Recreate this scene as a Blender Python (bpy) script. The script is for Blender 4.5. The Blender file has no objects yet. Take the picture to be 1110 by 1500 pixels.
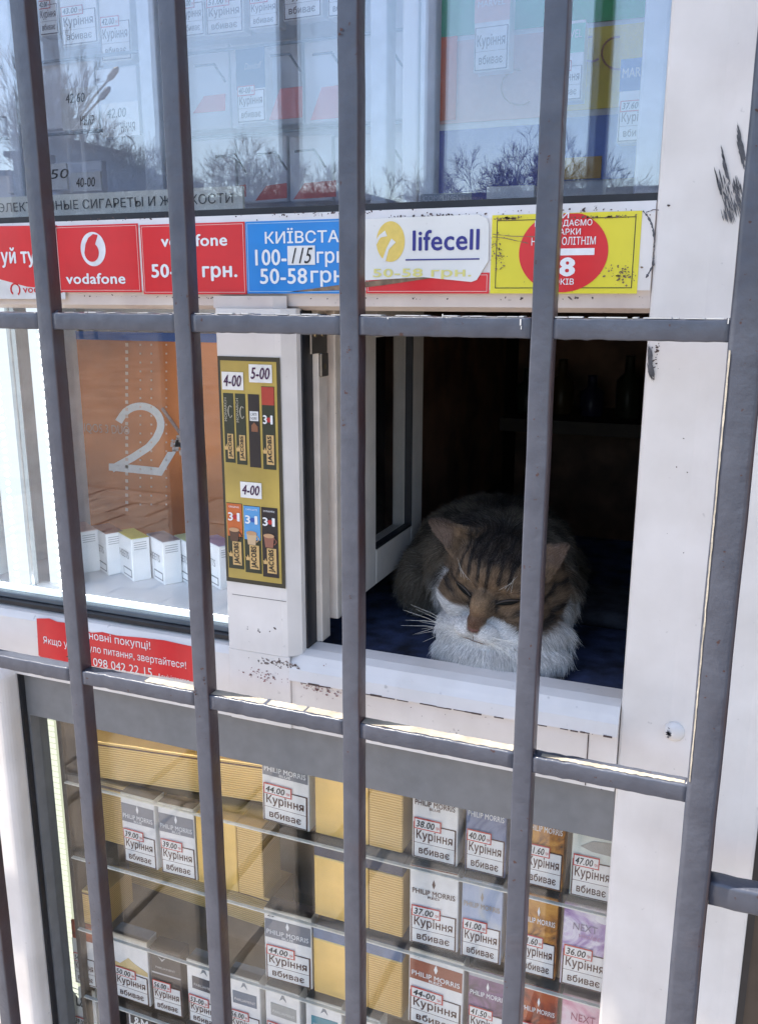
import bpy, bmesh, math, random
import numpy as np
from mathutils import Vector, Matrix
from mathutils.geometry import tessellate_polygon
R = math.radians
random.seed(7); rng = np.random.default_rng(7)
S = bpy.context.scene
COL = S.collection

# ------------------------------------------------------------------ camera
CAM = np.array([0., -.76, 1.45]); FP = 1307.
yw, pt, rl = .38122, .23905, .00139
FW = np.array([-math.sin(yw)*math.cos(pt), math.cos(yw)*math.cos(pt), -math.sin(pt)])
rt = np.array([math.cos(yw), math.sin(yw), 0.]); up_ = np.cross(rt, FW)
RT = math.cos(rl)*rt + math.sin(rl)*up_; UP = -math.sin(rl)*rt + math.cos(rl)*up_
cam = bpy.data.cameras.new('camera'); camo = bpy.data.objects.new('camera', cam); COL.objects.link(camo)
m = Matrix.Identity(4)
for i in range(3):
    m[i][0] = RT[i]; m[i][1] = UP[i]; m[i][2] = -FW[i]; m[i][3] = CAM[i]
camo.matrix_world = m
cam.sensor_fit = 'VERTICAL'; cam.sensor_height = 36; cam.lens = 36*FP/1500
cam.clip_start = .02; cam.clip_end = 600
S.camera = camo

# ------------------------------------------------------------------ light
SUN = Vector((-.34, -.10, .72)).normalized()          # towards the sun: from the left, high, almost along the facade
w = bpy.data.worlds.new('World'); S.world = w; w.use_nodes = True
nt = w.node_tree; bg = nt.nodes['Background']
sky = nt.nodes.new('ShaderNodeTexSky'); sky.sky_type = 'NISHITA'; sky.sun_disc = False
sky.sun_elevation = math.asin(SUN.z); sky.sun_rotation = math.atan2(SUN.x, SUN.y)
sky.air_density = 1.0; sky.dust_density = 1.2
nt.links.new(sky.outputs[0], bg.inputs[0]); bg.inputs[1].default_value = .15
sl = bpy.data.lights.new('sun', 'SUN'); sl.energy = 4.2; sl.angle = R(.6); sl.color = (1, .94, .85)
so = bpy.data.objects.new('sun', sl); COL.objects.link(so)
so.rotation_mode = 'QUATERNION'; so.rotation_quaternion = SUN.to_track_quat('Z', 'Y'); so.location = (-3, -1, 6)
S.view_settings.view_transform = 'Standard'; S.view_settings.look = 'None'
S.view_settings.exposure = 1.52; S.view_settings.gamma = 1

# ------------------------------------------------------------------ measuring: where a line of sight meets a plane y = Y
def at(px, py, Y):
    v = FW + RT*(px-555)/FP - UP*(py-750)/FP
    v = v/v[1]
    return CAM + v*(Y-CAM[1])
def X(px, py, Y): return at(px, py, Y)[0]
def Z(px, py, Y): return at(px, py, Y)[2]
def Xz(px, z, Y):                                      # x on plane y=Y at height z that is seen in column px
    k = (px-555)/FP
    a = RT - k*FW
    d = np.array([0, Y, z]) - CAM
    return float(-(a[1]*d[1] + a[2]*d[2])/a[0]) + CAM[0]

# ------------------------------------------------------------------ materials
MC = {}
def M(name, col, rough=.5, metal=0., var=.12, scale=40., bump=0., bscale=None, tint=None, specks=0., emis=0., spec=.5, coat=0., streak=0.):
    if name in MC: return MC[name]
    mt = bpy.data.materials.new(name); mt.use_nodes = True; MC[name] = mt
    n = mt.node_tree.nodes; l = mt.node_tree.links; b = n['Principled BSDF']
    b.inputs['Roughness'].default_value = rough; b.inputs['Metallic'].default_value = metal
    b.inputs['Specular IOR Level'].default_value = spec
    b.inputs['Coat Weight'].default_value = coat
    tc = n.new('ShaderNodeTexCoord'); out = None
    nz = n.new('ShaderNodeTexNoise'); nz.inputs['Scale'].default_value = scale; nz.inputs['Detail'].default_value = 6
    l.new(tc.outputs['Object'], nz.inputs['Vector'])
    cr = n.new('ShaderNodeValToRGB'); l.new(nz.outputs['Fac'], cr.inputs['Fac'])
    c0 = [max(0, c*(1-var)) for c in (tint or col)]; c1 = [min(1, c*(1+var)) for c in col]
    cr.color_ramp.elements[0].position = .32; cr.color_ramp.elements[0].color = (*c0, 1)
    cr.color_ramp.elements[1].position = .68; cr.color_ramp.elements[1].color = (*c1, 1)
    last = cr.outputs['Color']
    if streak:
        mq = n.new('ShaderNodeMapping'); mq.inputs['Scale'].default_value = (22, 22, 7); l.new(tc.outputs['Object'], mq.inputs[0])
        nq = n.new('ShaderNodeTexNoise'); nq.inputs['Scale'].default_value = 1; nq.inputs['Detail'].default_value = 8; nq.inputs['Roughness'].default_value = .65; l.new(mq.outputs[0], nq.inputs['Vector'])
        rq = n.new('ShaderNodeMapRange'); rq.inputs[1].default_value = .52; rq.inputs[2].default_value = .80; rq.inputs[4].default_value = streak*3; l.new(nq.outputs['Fac'], rq.inputs[0])
        xq = n.new('ShaderNodeMixRGB'); xq.inputs[2].default_value = (.36, .30, .27, 1); l.new(rq.outputs[0], xq.inputs[0]); l.new(last, xq.inputs[1]); last = xq.outputs[0]
    if specks:
        n2 = n.new('ShaderNodeTexNoise'); n2.inputs['Scale'].default_value = scale*9; n2.inputs['Detail'].default_value = 3
        l.new(tc.outputs['Object'], n2.inputs['Vector'])
        mp = n.new('ShaderNodeMapRange'); mp.inputs[1].default_value = .70; mp.inputs[2].default_value = .78
        l.new(n2.outputs['Fac'], mp.inputs[0])
        mu = n.new('ShaderNodeMath'); mu.operation = 'MULTIPLY'; mu.inputs[1].default_value = specks; l.new(mp.outputs[0], mu.inputs[0])
        mx = n.new('ShaderNodeMixRGB'); mx.inputs[2].default_value = (.10, .07, .06, 1)
        l.new(mu.outputs[0], mx.inputs[0]); l.new(last, mx.inputs[1]); last = mx.outputs[0]
    l.new(last, b.inputs['Base Color'])
    if emis:
        l.new(last, b.inputs['Emission Color']); b.inputs['Emission Strength'].default_value = emis
    if bump:
        n3 = n.new('ShaderNodeTexNoise'); n3.inputs['Scale'].default_value = bscale or scale*4; n3.inputs['Detail'].default_value = 4
        l.new(tc.outputs['Object'], n3.inputs['Vector'])
        bp = n.new('ShaderNodeBump'); bp.inputs['Strength'].default_value = bump; bp.inputs['Distance'].default_value = .002
        l.new(n3.outputs['Fac'], bp.inputs['Height']); l.new(bp.outputs[0], b.inputs['Normal'])
    return mt
def ink(c, name=None, rough=.5):
    return M(name or 'ink_%02x%02x%02x' % tuple(int(v*255) for v in c), c, rough, var=.05, scale=200)

PVC = M('white_pvc', (.75, .705, .675), .32, var=.05, scale=14, tint=(.70, .65, .61), specks=.35, bump=.06, bscale=90, streak=.05)
PVC2 = M('cream_pvc', (.66, .58, .52), .38, var=.08, scale=20, tint=(.60, .50, .46), specks=.5, bump=.08, bscale=120)
WHITE = M('white_panel', (.78, .79, .80), .4, var=.04, scale=10)
GREY = M('grey_aluminium', (.175, .178, .185), .42, var=.08, scale=60, specks=.35, bump=.04, bscale=500)
BLACK = M('black_rubber', (.012, .013, .018), .45, var=.2, scale=90)
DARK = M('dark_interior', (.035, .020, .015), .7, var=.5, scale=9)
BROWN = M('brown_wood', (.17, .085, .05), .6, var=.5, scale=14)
RUST = M('dirt_flake', (.085, .055, .05), .8, var=.4, scale=200)
SOOT = M('black_scuff', (.09, .09, .10), .7, var=.3, scale=200)
BGLUE = M('brown_glue', (.20, .13, .08), .6, var=.4, scale=120)

def grille_paint():
    mt = bpy.data.materials.new('grey_grille_paint'); mt.use_nodes = True
    n = mt.node_tree.nodes; l = mt.node_tree.links; b = n['Principled BSDF']
    tc = n.new('ShaderNodeTexCoord')
    nz = n.new('ShaderNodeTexNoise'); nz.inputs['Scale'].default_value = 55; nz.inputs['Detail'].default_value = 6
    l.new(tc.outputs['Object'], nz.inputs['Vector'])
    cr = n.new('ShaderNodeValToRGB'); l.new(nz.outputs['Fac'], cr.inputs['Fac'])
    cr.color_ramp.elements[0].position = .3; cr.color_ramp.elements[0].color = (.050, .055, .074, 1)
    cr.color_ramp.elements[1].position = .7; cr.color_ramp.elements[1].color = (.070, .076, .098, 1)
    # red-brown primer that the brush left bare on the right-hand sides
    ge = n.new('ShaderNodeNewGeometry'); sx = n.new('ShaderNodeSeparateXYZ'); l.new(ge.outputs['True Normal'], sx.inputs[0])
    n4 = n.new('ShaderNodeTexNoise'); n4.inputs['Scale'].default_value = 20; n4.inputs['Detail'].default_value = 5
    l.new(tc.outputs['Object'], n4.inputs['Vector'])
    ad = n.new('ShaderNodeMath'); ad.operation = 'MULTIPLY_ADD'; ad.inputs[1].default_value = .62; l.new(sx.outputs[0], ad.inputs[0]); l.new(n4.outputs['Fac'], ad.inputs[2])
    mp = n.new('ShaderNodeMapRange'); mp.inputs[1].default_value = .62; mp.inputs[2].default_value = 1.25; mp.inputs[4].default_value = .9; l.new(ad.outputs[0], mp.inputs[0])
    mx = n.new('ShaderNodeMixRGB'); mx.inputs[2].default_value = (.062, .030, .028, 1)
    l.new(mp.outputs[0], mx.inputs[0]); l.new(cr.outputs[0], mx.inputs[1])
    n5 = n.new('ShaderNodeTexNoise'); n5.inputs['Scale'].default_value = 170; n5.inputs['Detail'].default_value = 2
    l.new(tc.outputs['Object'], n5.inputs['Vector'])
    m5 = n.new('ShaderNodeMapRange'); m5.inputs[1].default_value = .72; m5.inputs[2].default_value = .76; l.new(n5.outputs['Fac'], m5.inputs[0])
    mx2 = n.new('ShaderNodeMixRGB'); mx2.inputs[2].default_value = (.05, .02, .018, 1)
    l.new(m5.outputs[0], mx2.inputs[0]); l.new(mx.outputs[0], mx2.inputs[1]); l.new(mx2.outputs[0], b.inputs['Base Color'])
    b.inputs['Roughness'].default_value = .34
    n3 = n.new('ShaderNodeTexNoise'); n3.inputs['Scale'].default_value = 130; n3.inputs['Detail'].default_value = 5
    l.new(tc.outputs['Object'], n3.inputs['Vector'])
    bp = n.new('ShaderNodeBump'); bp.inputs['Strength'].default_value = .34; bp.inputs['Distance'].default_value = .0016
    l.new(n3.outputs['Fac'], bp.inputs['Height']); l.new(bp.outputs[0], b.inputs['Normal'])
    return mt
GP = grille_paint()

def glass_mat(name, ior=1.5, tint=(.93, .96, .97), dirt=.02):
    mt = bpy.data.materials.new(name); mt.use_nodes = True
    n = mt.node_tree.nodes; l = mt.node_tree.links; n.remove(n['Principled BSDF'])
    o = n['Material Output']
    tr = n.new('ShaderNodeBsdfTransparent'); tr.inputs[0].default_value = (*tint, 1)
    gl = n.new('ShaderNodeBsdfGlossy'); gl.inputs['Roughness'].default_value = .0
    lw = n.new('ShaderNodeLayerWeight'); lw.inputs['Blend'].default_value = .5
    pw = n.new('ShaderNodeMath'); pw.operation = 'POWER'; pw.inputs[1].default_value = 5; l.new(lw.outputs['Facing'], pw.inputs[0])
    F0 = ((ior-1)/(ior+1))**2; fr = n.new('ShaderNodeMath'); fr.operation = 'MULTIPLY_ADD'; fr.inputs[1].default_value = 1-F0; fr.inputs[2].default_value = F0; l.new(pw.outputs[0], fr.inputs[0])
    mx = n.new('ShaderNodeMixShader'); l.new(fr.outputs[0], mx.inputs[0]); l.new(tr.outputs[0], mx.inputs[1]); l.new(gl.outputs[0], mx.inputs[2])
    df = n.new('ShaderNodeBsdfDiffuse'); df.inputs[0].default_value = (.6, .62, .62, 1)
    tc = n.new('ShaderNodeTexCoord'); nz = n.new('ShaderNodeTexNoise'); nz.inputs['Scale'].default_value = 12; nz.inputs['Detail'].default_value = 8
    mp0 = n.new('ShaderNodeMapping'); mp0.inputs['Scale'].default_value = (1, 1, .25); l.new(tc.outputs['Object'], mp0.inputs[0]); l.new(mp0.outputs[0], nz.inputs['Vector'])
    mp = n.new('ShaderNodeMapRange'); mp.inputs[1].default_value = .4; mp.inputs[2].default_value = .8; mp.inputs[4].default_value = dirt*3; l.new(nz.outputs['Fac'], mp.inputs[0])
    m2 = n.new('ShaderNodeMixShader'); l.new(mp.outputs[0], m2.inputs[0]); l.new(mx.outputs[0], m2.inputs[1]); l.new(df.outputs[0], m2.inputs[2])
    l.new(m2.outputs[0], o.inputs[0]); return mt
GL = glass_mat('window_glass', 2.15, (.97, .975, .99), dirt=.008)
GLC = glass_mat('display_glass', 1.5, (.975, .98, .98), dirt=.01)
GLU = glass_mat('inner_glass', 1.5, (.97, .975, .99), dirt=.004)
ACR = glass_mat('acrylic', 1.25, (.985, .99, .985), dirt=.025)
EDGE = M('acrylic_edge', (.72, .70, .62), .2, var=.1, scale=80)

def ridged_gold(name, c0, c1, sc, axis='Z', rough=.34, metal=.55):
    mt = bpy.data.materials.new(name); mt.use_nodes = True
    n = mt.node_tree.nodes; l = mt.node_tree.links; b = n['Principled BSDF']
    tc = n.new('ShaderNodeTexCoord'); wv = n.new('ShaderNodeTexWave'); wv.bands_direction = axis; wv.inputs['Scale'].default_value = sc
    wv.inputs['Distortion'].default_value = 1.2; wv.inputs['Detail'].default_value = 1; wv.inputs['Detail Scale'].default_value = .3
    l.new(tc.outputs['Object'], wv.inputs[0])
    mx = n.new('ShaderNodeMixRGB'); mx.inputs[1].default_value = (*c0, 1); mx.inputs[2].default_value = (*c1, 1); l.new(wv.outputs['Fac'], mx.inputs[0])
    l.new(mx.outputs[0], b.inputs['Base Color']); b.inputs['Roughness'].default_value = rough; b.inputs['Metallic'].default_value = metal
    bp = n.new('ShaderNodeBump'); bp.inputs['Strength'].default_value = .5; bp.inputs['Distance'].default_value = .001
    l.new(wv.outputs['Fac'], bp.inputs['Height']); l.new(bp.outputs[0], b.inputs['Normal'])
    return mt
GOLDR = ridged_gold('gold_ridged_card', (.58, .36, .11), (.82, .58, .24), 105)
GOLD = M('gold_card', (.80, .56, .18), .30, .45, var=.16, scale=14, bump=.25, bscale=45)
def marble(name, cols, scale=30, dist=2.):
    mt = bpy.data.materials.new(name); mt.use_nodes = True
    n = mt.node_tree.nodes; l = mt.node_tree.links; b = n['Principled BSDF']
    tc = n.new('ShaderNodeTexCoord'); nz = n.new('ShaderNodeTexNoise'); nz.inputs['Scale'].default_value = scale; nz.inputs['Detail'].default_value = 5; nz.inputs['Distortion'].default_value = dist
    l.new(tc.outputs['Object'], nz.inputs[0]); cr = n.new('ShaderNodeValToRGB'); l.new(nz.outputs['Fac'], cr.inputs[0])
    e = cr.color_ramp.elements
    while len(e) < len(cols): e.new(.5)
    for i, c in enumerate(cols): e[i].position = .30+.40*i/(len(cols)-1); e[i].color = (*c, 1)
    l.new(cr.outputs[0], b.inputs['Base Color']); b.inputs['Roughness'].default_value = .3
    return mt
def emit(name, col, st, dots=0):
    mt = bpy.data.materials.new(name); mt.use_nodes = True
    n = mt.node_tree.nodes; l = mt.node_tree.links; n.remove(n['Principled BSDF'])
    e = n.new('ShaderNodeEmission'); e.inputs[0].default_value = (*col, 1); e.inputs[1].default_value = st
    l.new(e.outputs[0], n['Material Output'].inputs[0]); return mt

# ------------------------------------------------------------------ builders
ORG = {}
def empty(name, loc, label=None, cat=None, group=None, rz=0.):
    o = bpy.data.objects.new(name, None); COL.objects.link(o); o.location = loc; o.rotation_euler.z = rz
    o.empty_display_size = .02
    ORG[o] = np.array(loc, float); tag(o, label, cat, group); return o
def tag(o, label=None, cat=None, group=None, kind=None):
    if label: o['label'] = label
    if cat: o['category'] = cat
    if group: o['group'] = group
    if kind: o['kind'] = kind
    return o
def link(name, me, mat, parent=None, org=None):
    o = bpy.data.objects.new(name, me); COL.objects.link(o)
    if mat is not None and not me.materials:
        for mm in (mat if isinstance(mat, (list, tuple)) else [mat]): me.materials.append(mm)
    if parent is not None: o.parent = parent; ORG[o] = ORG[parent]
    else:
        ORG[o] = np.array(org if org is not None else (0, 0, 0), float); o.location = ORG[o]
    return o
def mesh(name, vs, fs, mat, parent=None, org=None, smooth=False):
    """vs in world coordinates (before the thing's own turn)"""
    g = ORG[parent] if parent is not None else np.array(org if org is not None else (0, 0, 0), float)
    me = bpy.data.meshes.new(name); me.from_pydata([tuple(np.array(v)-g) for v in vs], [], fs)
    if smooth: me.polygons.foreach_set('use_smooth', [True]*len(me.polygons))
    return link(name, me, mat, parent, g)
def bmobj(name, bm, mat, parent=None, org=None, smooth=False):
    g = ORG[parent] if parent is not None else np.array(org if org is not None else (0, 0, 0), float)
    bmesh.ops.translate(bm, verts=bm.verts, vec=Vector(-g))
    me = bpy.data.meshes.new(name); bm.to_mesh(me); bm.free()
    if smooth: me.polygons.foreach_set('use_smooth', [True]*len(me.polygons))
    return link(name, me, mat, parent, g)
def addbox(bm, x0, x1, y0, y1, z0, z1, bev=0., seg=2):
    r = bmesh.ops.create_cube(bm, size=1, matrix=Matrix.Translation(((x0+x1)/2, (y0+y1)/2, (z0+z1)/2)) @ Matrix.Diagonal((x1-x0, y1-y0, z1-z0, 1)))
    if bev:
        es = list({e for v in r['verts'] for e in v.link_edges})
        bmesh.ops.bevel(bm, geom=es, offset=bev, segments=seg, affect='EDGES', profile=.5)
def box(name, x0, x1, y0, y1, z0, z1, mat, parent=None, bev=0., seg=2, org=None):
    bm = bmesh.new(); addbox(bm, x0, x1, y0, y1, z0, z1, bev, seg)
    if parent is None and org is None: org = ((x0+x1)/2, (y0+y1)/2, z0)
    return bmobj(name, bm, mat, parent, org, smooth=False)
def prism_x(name, prof, x0, x1, mat, parent):          # profile of (y, z) swept along x
    n = len(prof); vs = [(x0, y, z) for y, z in prof]+[(x1, y, z) for y, z in prof]
    fs = [(i, (i+1) % n, n+(i+1) % n, n+i) for i in range(n)]+[tuple(range(n-1, -1, -1)), tuple(range(n, 2*n))]
    return mesh(name, vs, fs, mat, parent)
def prism_z(name, prof, z0, z1, mat, parent):          # profile of (x, y) swept along z
    n = len(prof); vs = [(x, y, z0) for x, y in prof]+[(x, y, z1) for x, y in prof]
    fs = [(i, (i+1) % n, n+(i+1) % n, n+i) for i in range(n)]+[tuple(range(n-1, -1, -1)), tuple(range(n, 2*n))]
    return mesh(name, vs, fs, mat, parent)
def plate(name, pts, Y, mat, parent, th=.0004, org=None): # flat outline of (x, z) facing the street with real thickness
    n = len(pts); vs = [(x, Y, z) for x, z in pts]+[(x, Y+th, z) for x, z in pts]
    fs = [tuple(range(n)), tuple(range(2*n-1, n-1, -1))]+[(i, n+i, n+(i+1) % n, (i+1) % n) for i in range(n)]
    return mesh(name, vs, fs, mat, parent, org)
def tube(bm, pts, r, seg=6):
    pts = [Vector(p) for p in pts]; rings = []
    rr = r if isinstance(r, (list, tuple)) else [r]*len(pts)
    for i, p in enumerate(pts):
        d = (pts[min(i+1, len(pts)-1)]-pts[max(i-1, 0)]).normalized()
        a = d.orthogonal().normalized(); b = d.cross(a)
        rings.append([bm.verts.new(p+(a*math.cos(t)+b*math.sin(t))*rr[i]) for t in [2*math.pi*k/seg for k in range(seg)]])
    for i in range(len(rings)-1):
        for k in range(seg): bm.faces.new((rings[i][k], rings[i][(k+1) % seg], rings[i+1][(k+1) % seg], rings[i+1][k]))
    bm.faces.new(rings[0][::-1]); bm.faces.new(rings[-1])
def ellipse_pts(cx, cz, rx, rz, n=40, a0=0, a1=2*math.pi):
    return [(cx+rx*math.cos(a0+(a1-a0)*k/n), cz+rz*math.sin(a0+(a1-a0)*k/n)) for k in range(n)]

TX = {}
def text_mesh(s, bold=0., shear=0., mat=None):
    key = (s, bold, shear, mat.name)
    if key in TX: return TX[key]
    c = bpy.data.curves.new('lettering', 'FONT'); c.body = s; c.size = 1; c.resolution_u = 3
    c.space_character = 1+max(0, bold)*2.2; c.align_x = 'LEFT'
    c.fill_mode = 'NONE'
    o = bpy.data.objects.new('tmp', c); COL.objects.link(o); bpy.context.view_layer.update()
    wm = bpy.data.meshes.new_from_object(o.evaluated_get(bpy.context.evaluated_depsgraph_get()))
    bpy.data.objects.remove(o); bpy.data.curves.remove(c)
    nxt = {}
    for e in wm.edges:
        for a, b in ((0, 1), (1, 0)): nxt.setdefault(e.vertices[a], []).append(e.vertices[b])
    seen = set(); loops = []
    for v in range(len(wm.vertices)):
        if v in seen or v not in nxt: continue
        lp = [v]; seen.add(v); cur = max(nxt[v]) if (v+1) not in nxt[v] else v+1
        while cur not in seen:
            seen.add(cur); lp.append(cur); q_ = [k for k in nxt[cur] if k not in seen]
            if not q_: break
            cur = q_[0]
        pts = [(wm.vertices[k].co.x+shear*wm.vertices[k].co.y*.8, wm.vertices[k].co.y) for k in lp]
        A = sum(pts[k-1][0]*pts[k][1]-pts[k][0]*pts[k-1][1] for k in range(len(pts)))/2
        if len(pts) > 2: loops.append((A, pts))
    bpy.data.meshes.remove(wm)
    def inside(p, poly):
        r_ = False
        for k in range(len(poly)):
            (x1, y1), (x2, y2) = poly[k-1], poly[k]
            if (y1 > p[1]) != (y2 > p[1]) and p[0] < (x2-x1)*(p[1]-y1)/(y2-y1)+x1: r_ = not r_
        return r_
    outs = []; holes = []
    for A, p in loops:
        box_ = [t for t in loops if abs(t[0]) > abs(A) and t[0]*A < 0 and inside(p[0], t[1])]
        (holes if box_ else outs).append([A, p, []])
    for A, p, _ in holes:
        cand = [q_ for q_ in outs if abs(q_[0]) > abs(A) and q_[0]*A < 0 and inside(p[0], q_[1])]
        if cand: min(cand, key=lambda t: abs(t[0]))[2].append(p)
    co = []; fs0 = []
    for q_, (A, p, hs) in enumerate(outs):
        polys = [[Vector((x, y, 0)) for x, y in l_] for l_ in [p]+hs]; b0 = len(co)
        for l_ in [p]+hs: co += [(x, y, (q_ % 3)) for x, y in l_]
        for t_ in tessellate_polygon(polys):
            a_, b_, c_ = (co[b0+k] for k in t_)
            cr = (b_[0]-a_[0])*(c_[1]-a_[1])-(c_[0]-a_[0])*(b_[1]-a_[1])
            fs0.append(tuple(b0+k for k in (t_ if cr > 0 else t_[::-1])))
    co = np.array(co)
    me = bpy.data.meshes.new('lettering')
    if bold > 0:                                       # heavier strokes: the same outline laid a hair's breadth over itself
        n0 = len(co); allc = []; allf = []
        for q, (dx, dy) in enumerate(((0, 0), (bold, 0), (-bold, 0), (0, bold*.7), (0, -bold*.7))):
            c2 = co.copy(); c2[:, 0] += dx; c2[:, 1] += dy; c2[:, 2] += q*3; allc.append(c2); allf += [tuple(v+q*n0 for v in f) for f in fs0]
        co = np.vstack(allc)
    else: allf = fs0
    zl = co[:, 2].copy()*.000012
    mn, mx = co.min(0), co.max(0); co = (co-mn)/np.maximum(mx-mn, 1e-9); co[:, 2] = zl
    me.from_pydata(co.tolist(), [], allf)
    me.materials.clear(); me.materials.append(mat); TX[key] = me
    return me
def text(s, x0, x1, z0, z1, Y, mat, parent, bold=.0, shear=0., name='lettering', rot=0.):
    o = bpy.data.objects.new(name, text_mesh(s, bold, shear, mat)); COL.objects.link(o); o.parent = parent
    g = ORG[parent]; o.rotation_euler = (math.pi/2, -rot, 0); o.scale = (x1-x0, z1-z0, 1)
    o.location = (x0-g[0], Y-g[1], z0-g[2]); return o
def textp(s, L, T, Rr, B, Y, mat, parent, **k):         # the box the word fills, read off the photograph
    my = (T+B)/2; mxp = (L+Rr)/2
    return text(s, X(L, my, Y), X(Rr, my, Y), Z(mxp, B, Y), Z(mxp, T, Y), Y, mat, parent, **k)
def flakes(name, cx, cz, w, h, n, Y, mat, parent, seed=1, size=.002, th=.00025):
    r = random.Random(seed); vs = []; fs = []
    for _ in range(n):
        x = cx+r.gauss(0, .32)*w; z = cz+r.gauss(0, .32)*h; s = size*r.uniform(.3, 1.3); k = r.randint(5, 8); b = len(vs)
        ax = r.uniform(.4, 2.2); aa = r.uniform(-.6, .6)
        for j in range(k):
            t = 2*math.pi*j/k; q = s*r.uniform(.45, 1.1)
            u, v = math.cos(t)*q*ax, math.sin(t)*q
            vs.append((x+u*math.cos(aa)-v*math.sin(aa), Y, z+u*math.sin(aa)+v*math.cos(aa)))
        fs.append(tuple(range(b, b+k)))
    o = mesh(name, vs, fs, mat, parent); o['kind'] = 'stuff'; return o

W_ = ink((.80, .80, .80), 'white_ink'); K_ = ink((.012, .011, .014), 'black_ink'); RED = ink((.62, .018, .022), 'red_print', .35)
REDT = ink((.55, .06, .05), 'red_border'); BR_ = ink((.085, .035, .025), 'brown_ink'); NAVY = ink((.03, .03, .22), 'navy_ink')

# ------------------------------------------------------------------ ground
g = mesh('ground', [(-150, -200, 0), (150, -200, 0), (150, 60, 0), (-150, 60, 0)], [(0, 1, 2, 3)],
         M('packed_dirt', (.27, .235, .195), .9, var=.35, scale=1.6, bump=.6, bscale=14)); tag(g, kind='structure')
g.data.materials[0].node_tree.nodes['Bump'].inputs['Distance'].default_value = .02
# stone paving in front of the kiosk: each slab is a stone, joints stay open
pav = M('paving_stone', (.33, .28, .235), .85, var=.25, scale=9, bump=.5, bscale=60)
box('pavement', -7, 4, -4.6, -.45, 0.004, .03, M('joint_dirt', (.12, .10, .08), .95, var=.3, scale=20)); tag(bpy.data.objects['pavement'], kind='structure')
pv = bpy.data.objects['pavement']; ORG[pv] = np.array(pv.location)
sm = []
for v in range(4):
    rr = random.Random(v); bm = bmesh.new(); addbox(bm, -.145, .145, -.145, .145, 0, .03, .006, 1)
    for q in bm.verts: q.co += Vector((rr.uniform(-.004, .004), rr.uniform(-.004, .004), rr.uniform(-.003, .003)))
    me = bpy.data.meshes.new('stone'); bm.to_mesh(me); bm.free(); me.materials.append(pav); sm.append(me)
for i in range(17):
    for j in range(13):
        o = bpy.data.objects.new('stone', sm[(i*7+j*3) % 4]); COL.objects.link(o); o.parent = pv
        o.location = np.array((-4.7+i*.305+(j % 2)*.15, -.65-j*.305, .026)) - ORG[pv]; o.rotation_euler.z = random.choice((0, math.pi/2))+random.uniform(-.02, .02)

# ------------------------------------------------------------------ kiosk
K = empty('kiosk', (-.4, 0, 0), 'white plastic framed street kiosk with display windows and an open serving hatch', 'kiosk')
def kb(name, x0, x1, y0, y1, z0, z1, mat, bev=0., seg=2, parent=None): return box(name, x0, x1, y0, y1, z0, z1, mat, parent or K, bev, seg)
# outer shell
kb('side_wall', -2.6, -2.56, 0, 2.0, 0, 2.45, PVC); kb('side_wall', 1.4, 1.44, 0, 2.0, 0, 2.45, PVC)
kb('back_wall', -2.56, 1.4, 1.96, 2.0, 0, 2.45, DARK)
kb('roof', -2.75, 1.55, -.17, 2.1, 2.47, 2.53, GREY)
kb('unseen_shade_box', -2.6, 1.44, -.177, -.003, 2.05, 2.467, PVC, .01)  # unseen box, its depth set to keep the sun off the facade
kb('upper_wall', -2.56, 1.4, 0, .03, 2.0, 2.467, PVC)
kb('front_panel', -2.56, -.870, .0, .03, .0, 1.44, PVC)
kb('front_panel', -.870, .05, .012, .03, 0, .40, PVC)
# right casing board
cas = prism_z('casing_board', [(-.072, .055), (-.072, .0024), (-.0713, .0007), (-.0695, 0), (-.030, 0), (-.022, -.0006), (-.012, -.0017), (-.004, -.0020), (.016, -.0020), (.024, -.0014), (.034, -.0003), (.047, 0), (.0490, .0007), (.0495, .0024), (.0495, .055)], 0, 2.0, PVC, K)
# bay beyond the casing
kb('front_panel', .056, 1.4, .02, .05, .0, 2.0, M('brown_panel', (.06, .042, .033), .35, var=.5, scale=9, bump=.3))
kb('gasket_or_shade_strip', .0495, .056, .008, .05, 0, 2.0, BLACK)
# transom band between upper window and lower openings
prism_x('transom', [(0, 1.4575), (0, 1.512), (.004, 1.5205), (.02, 1.5225), (.055, 1.5225), (.055, 1.4355), (.014, 1.4355), (.004, 1.4395), (.0025, 1.449)], -2.56, -.0722, PVC2, K)
prism_x('transom_face', [(-.0012, 1.4535), (-.0012, 1.5125), (.0028, 1.5218), (.006, 1.5218), (.006, 1.4535)], -2.56, -.0727, PVC, K)
kb('gasket_or_shade_strip', -2.56, -.0722, .012, .03, 1.5226, 1.5285, BLACK)
# mullion column
mx0, mx1 = -.4695, -.388
prism_z('mullion', [(mx0, .05), (mx0, -.008), (mx0+.002, -.010), (mx1-.018, -.010), (mx1-.012, -.0085), (mx1-.001, .002), (mx1, .008), (mx1, .055)], 1.092, 1.4372, PVC, K)
prism_z('mullion_cap', [(mx0-.0022, .0), (mx0-.0022, -.0075), (mx1-.02, -.0075), (mx1-.009, -.001), (mx1-.009, .0)], 1.4374, 1.4485, PVC2, K)
# sill of the hatch
prism_x('sill', [(-.012, 1.068), (-.012, 1.0685), (-.010, 1.080), (-.006, 1.0865), (.0, 1.0925), (.010, 1.096), (.03, 1.0965), (.03, 1.012), (-.006, 1.012), (-.006, 1.066)], -.3985, -.0724, PVC, K)
kb('joint_line', -.0985, -.0975, -.0068, -.0064, 1.013, 1.064, RUST)
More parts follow.
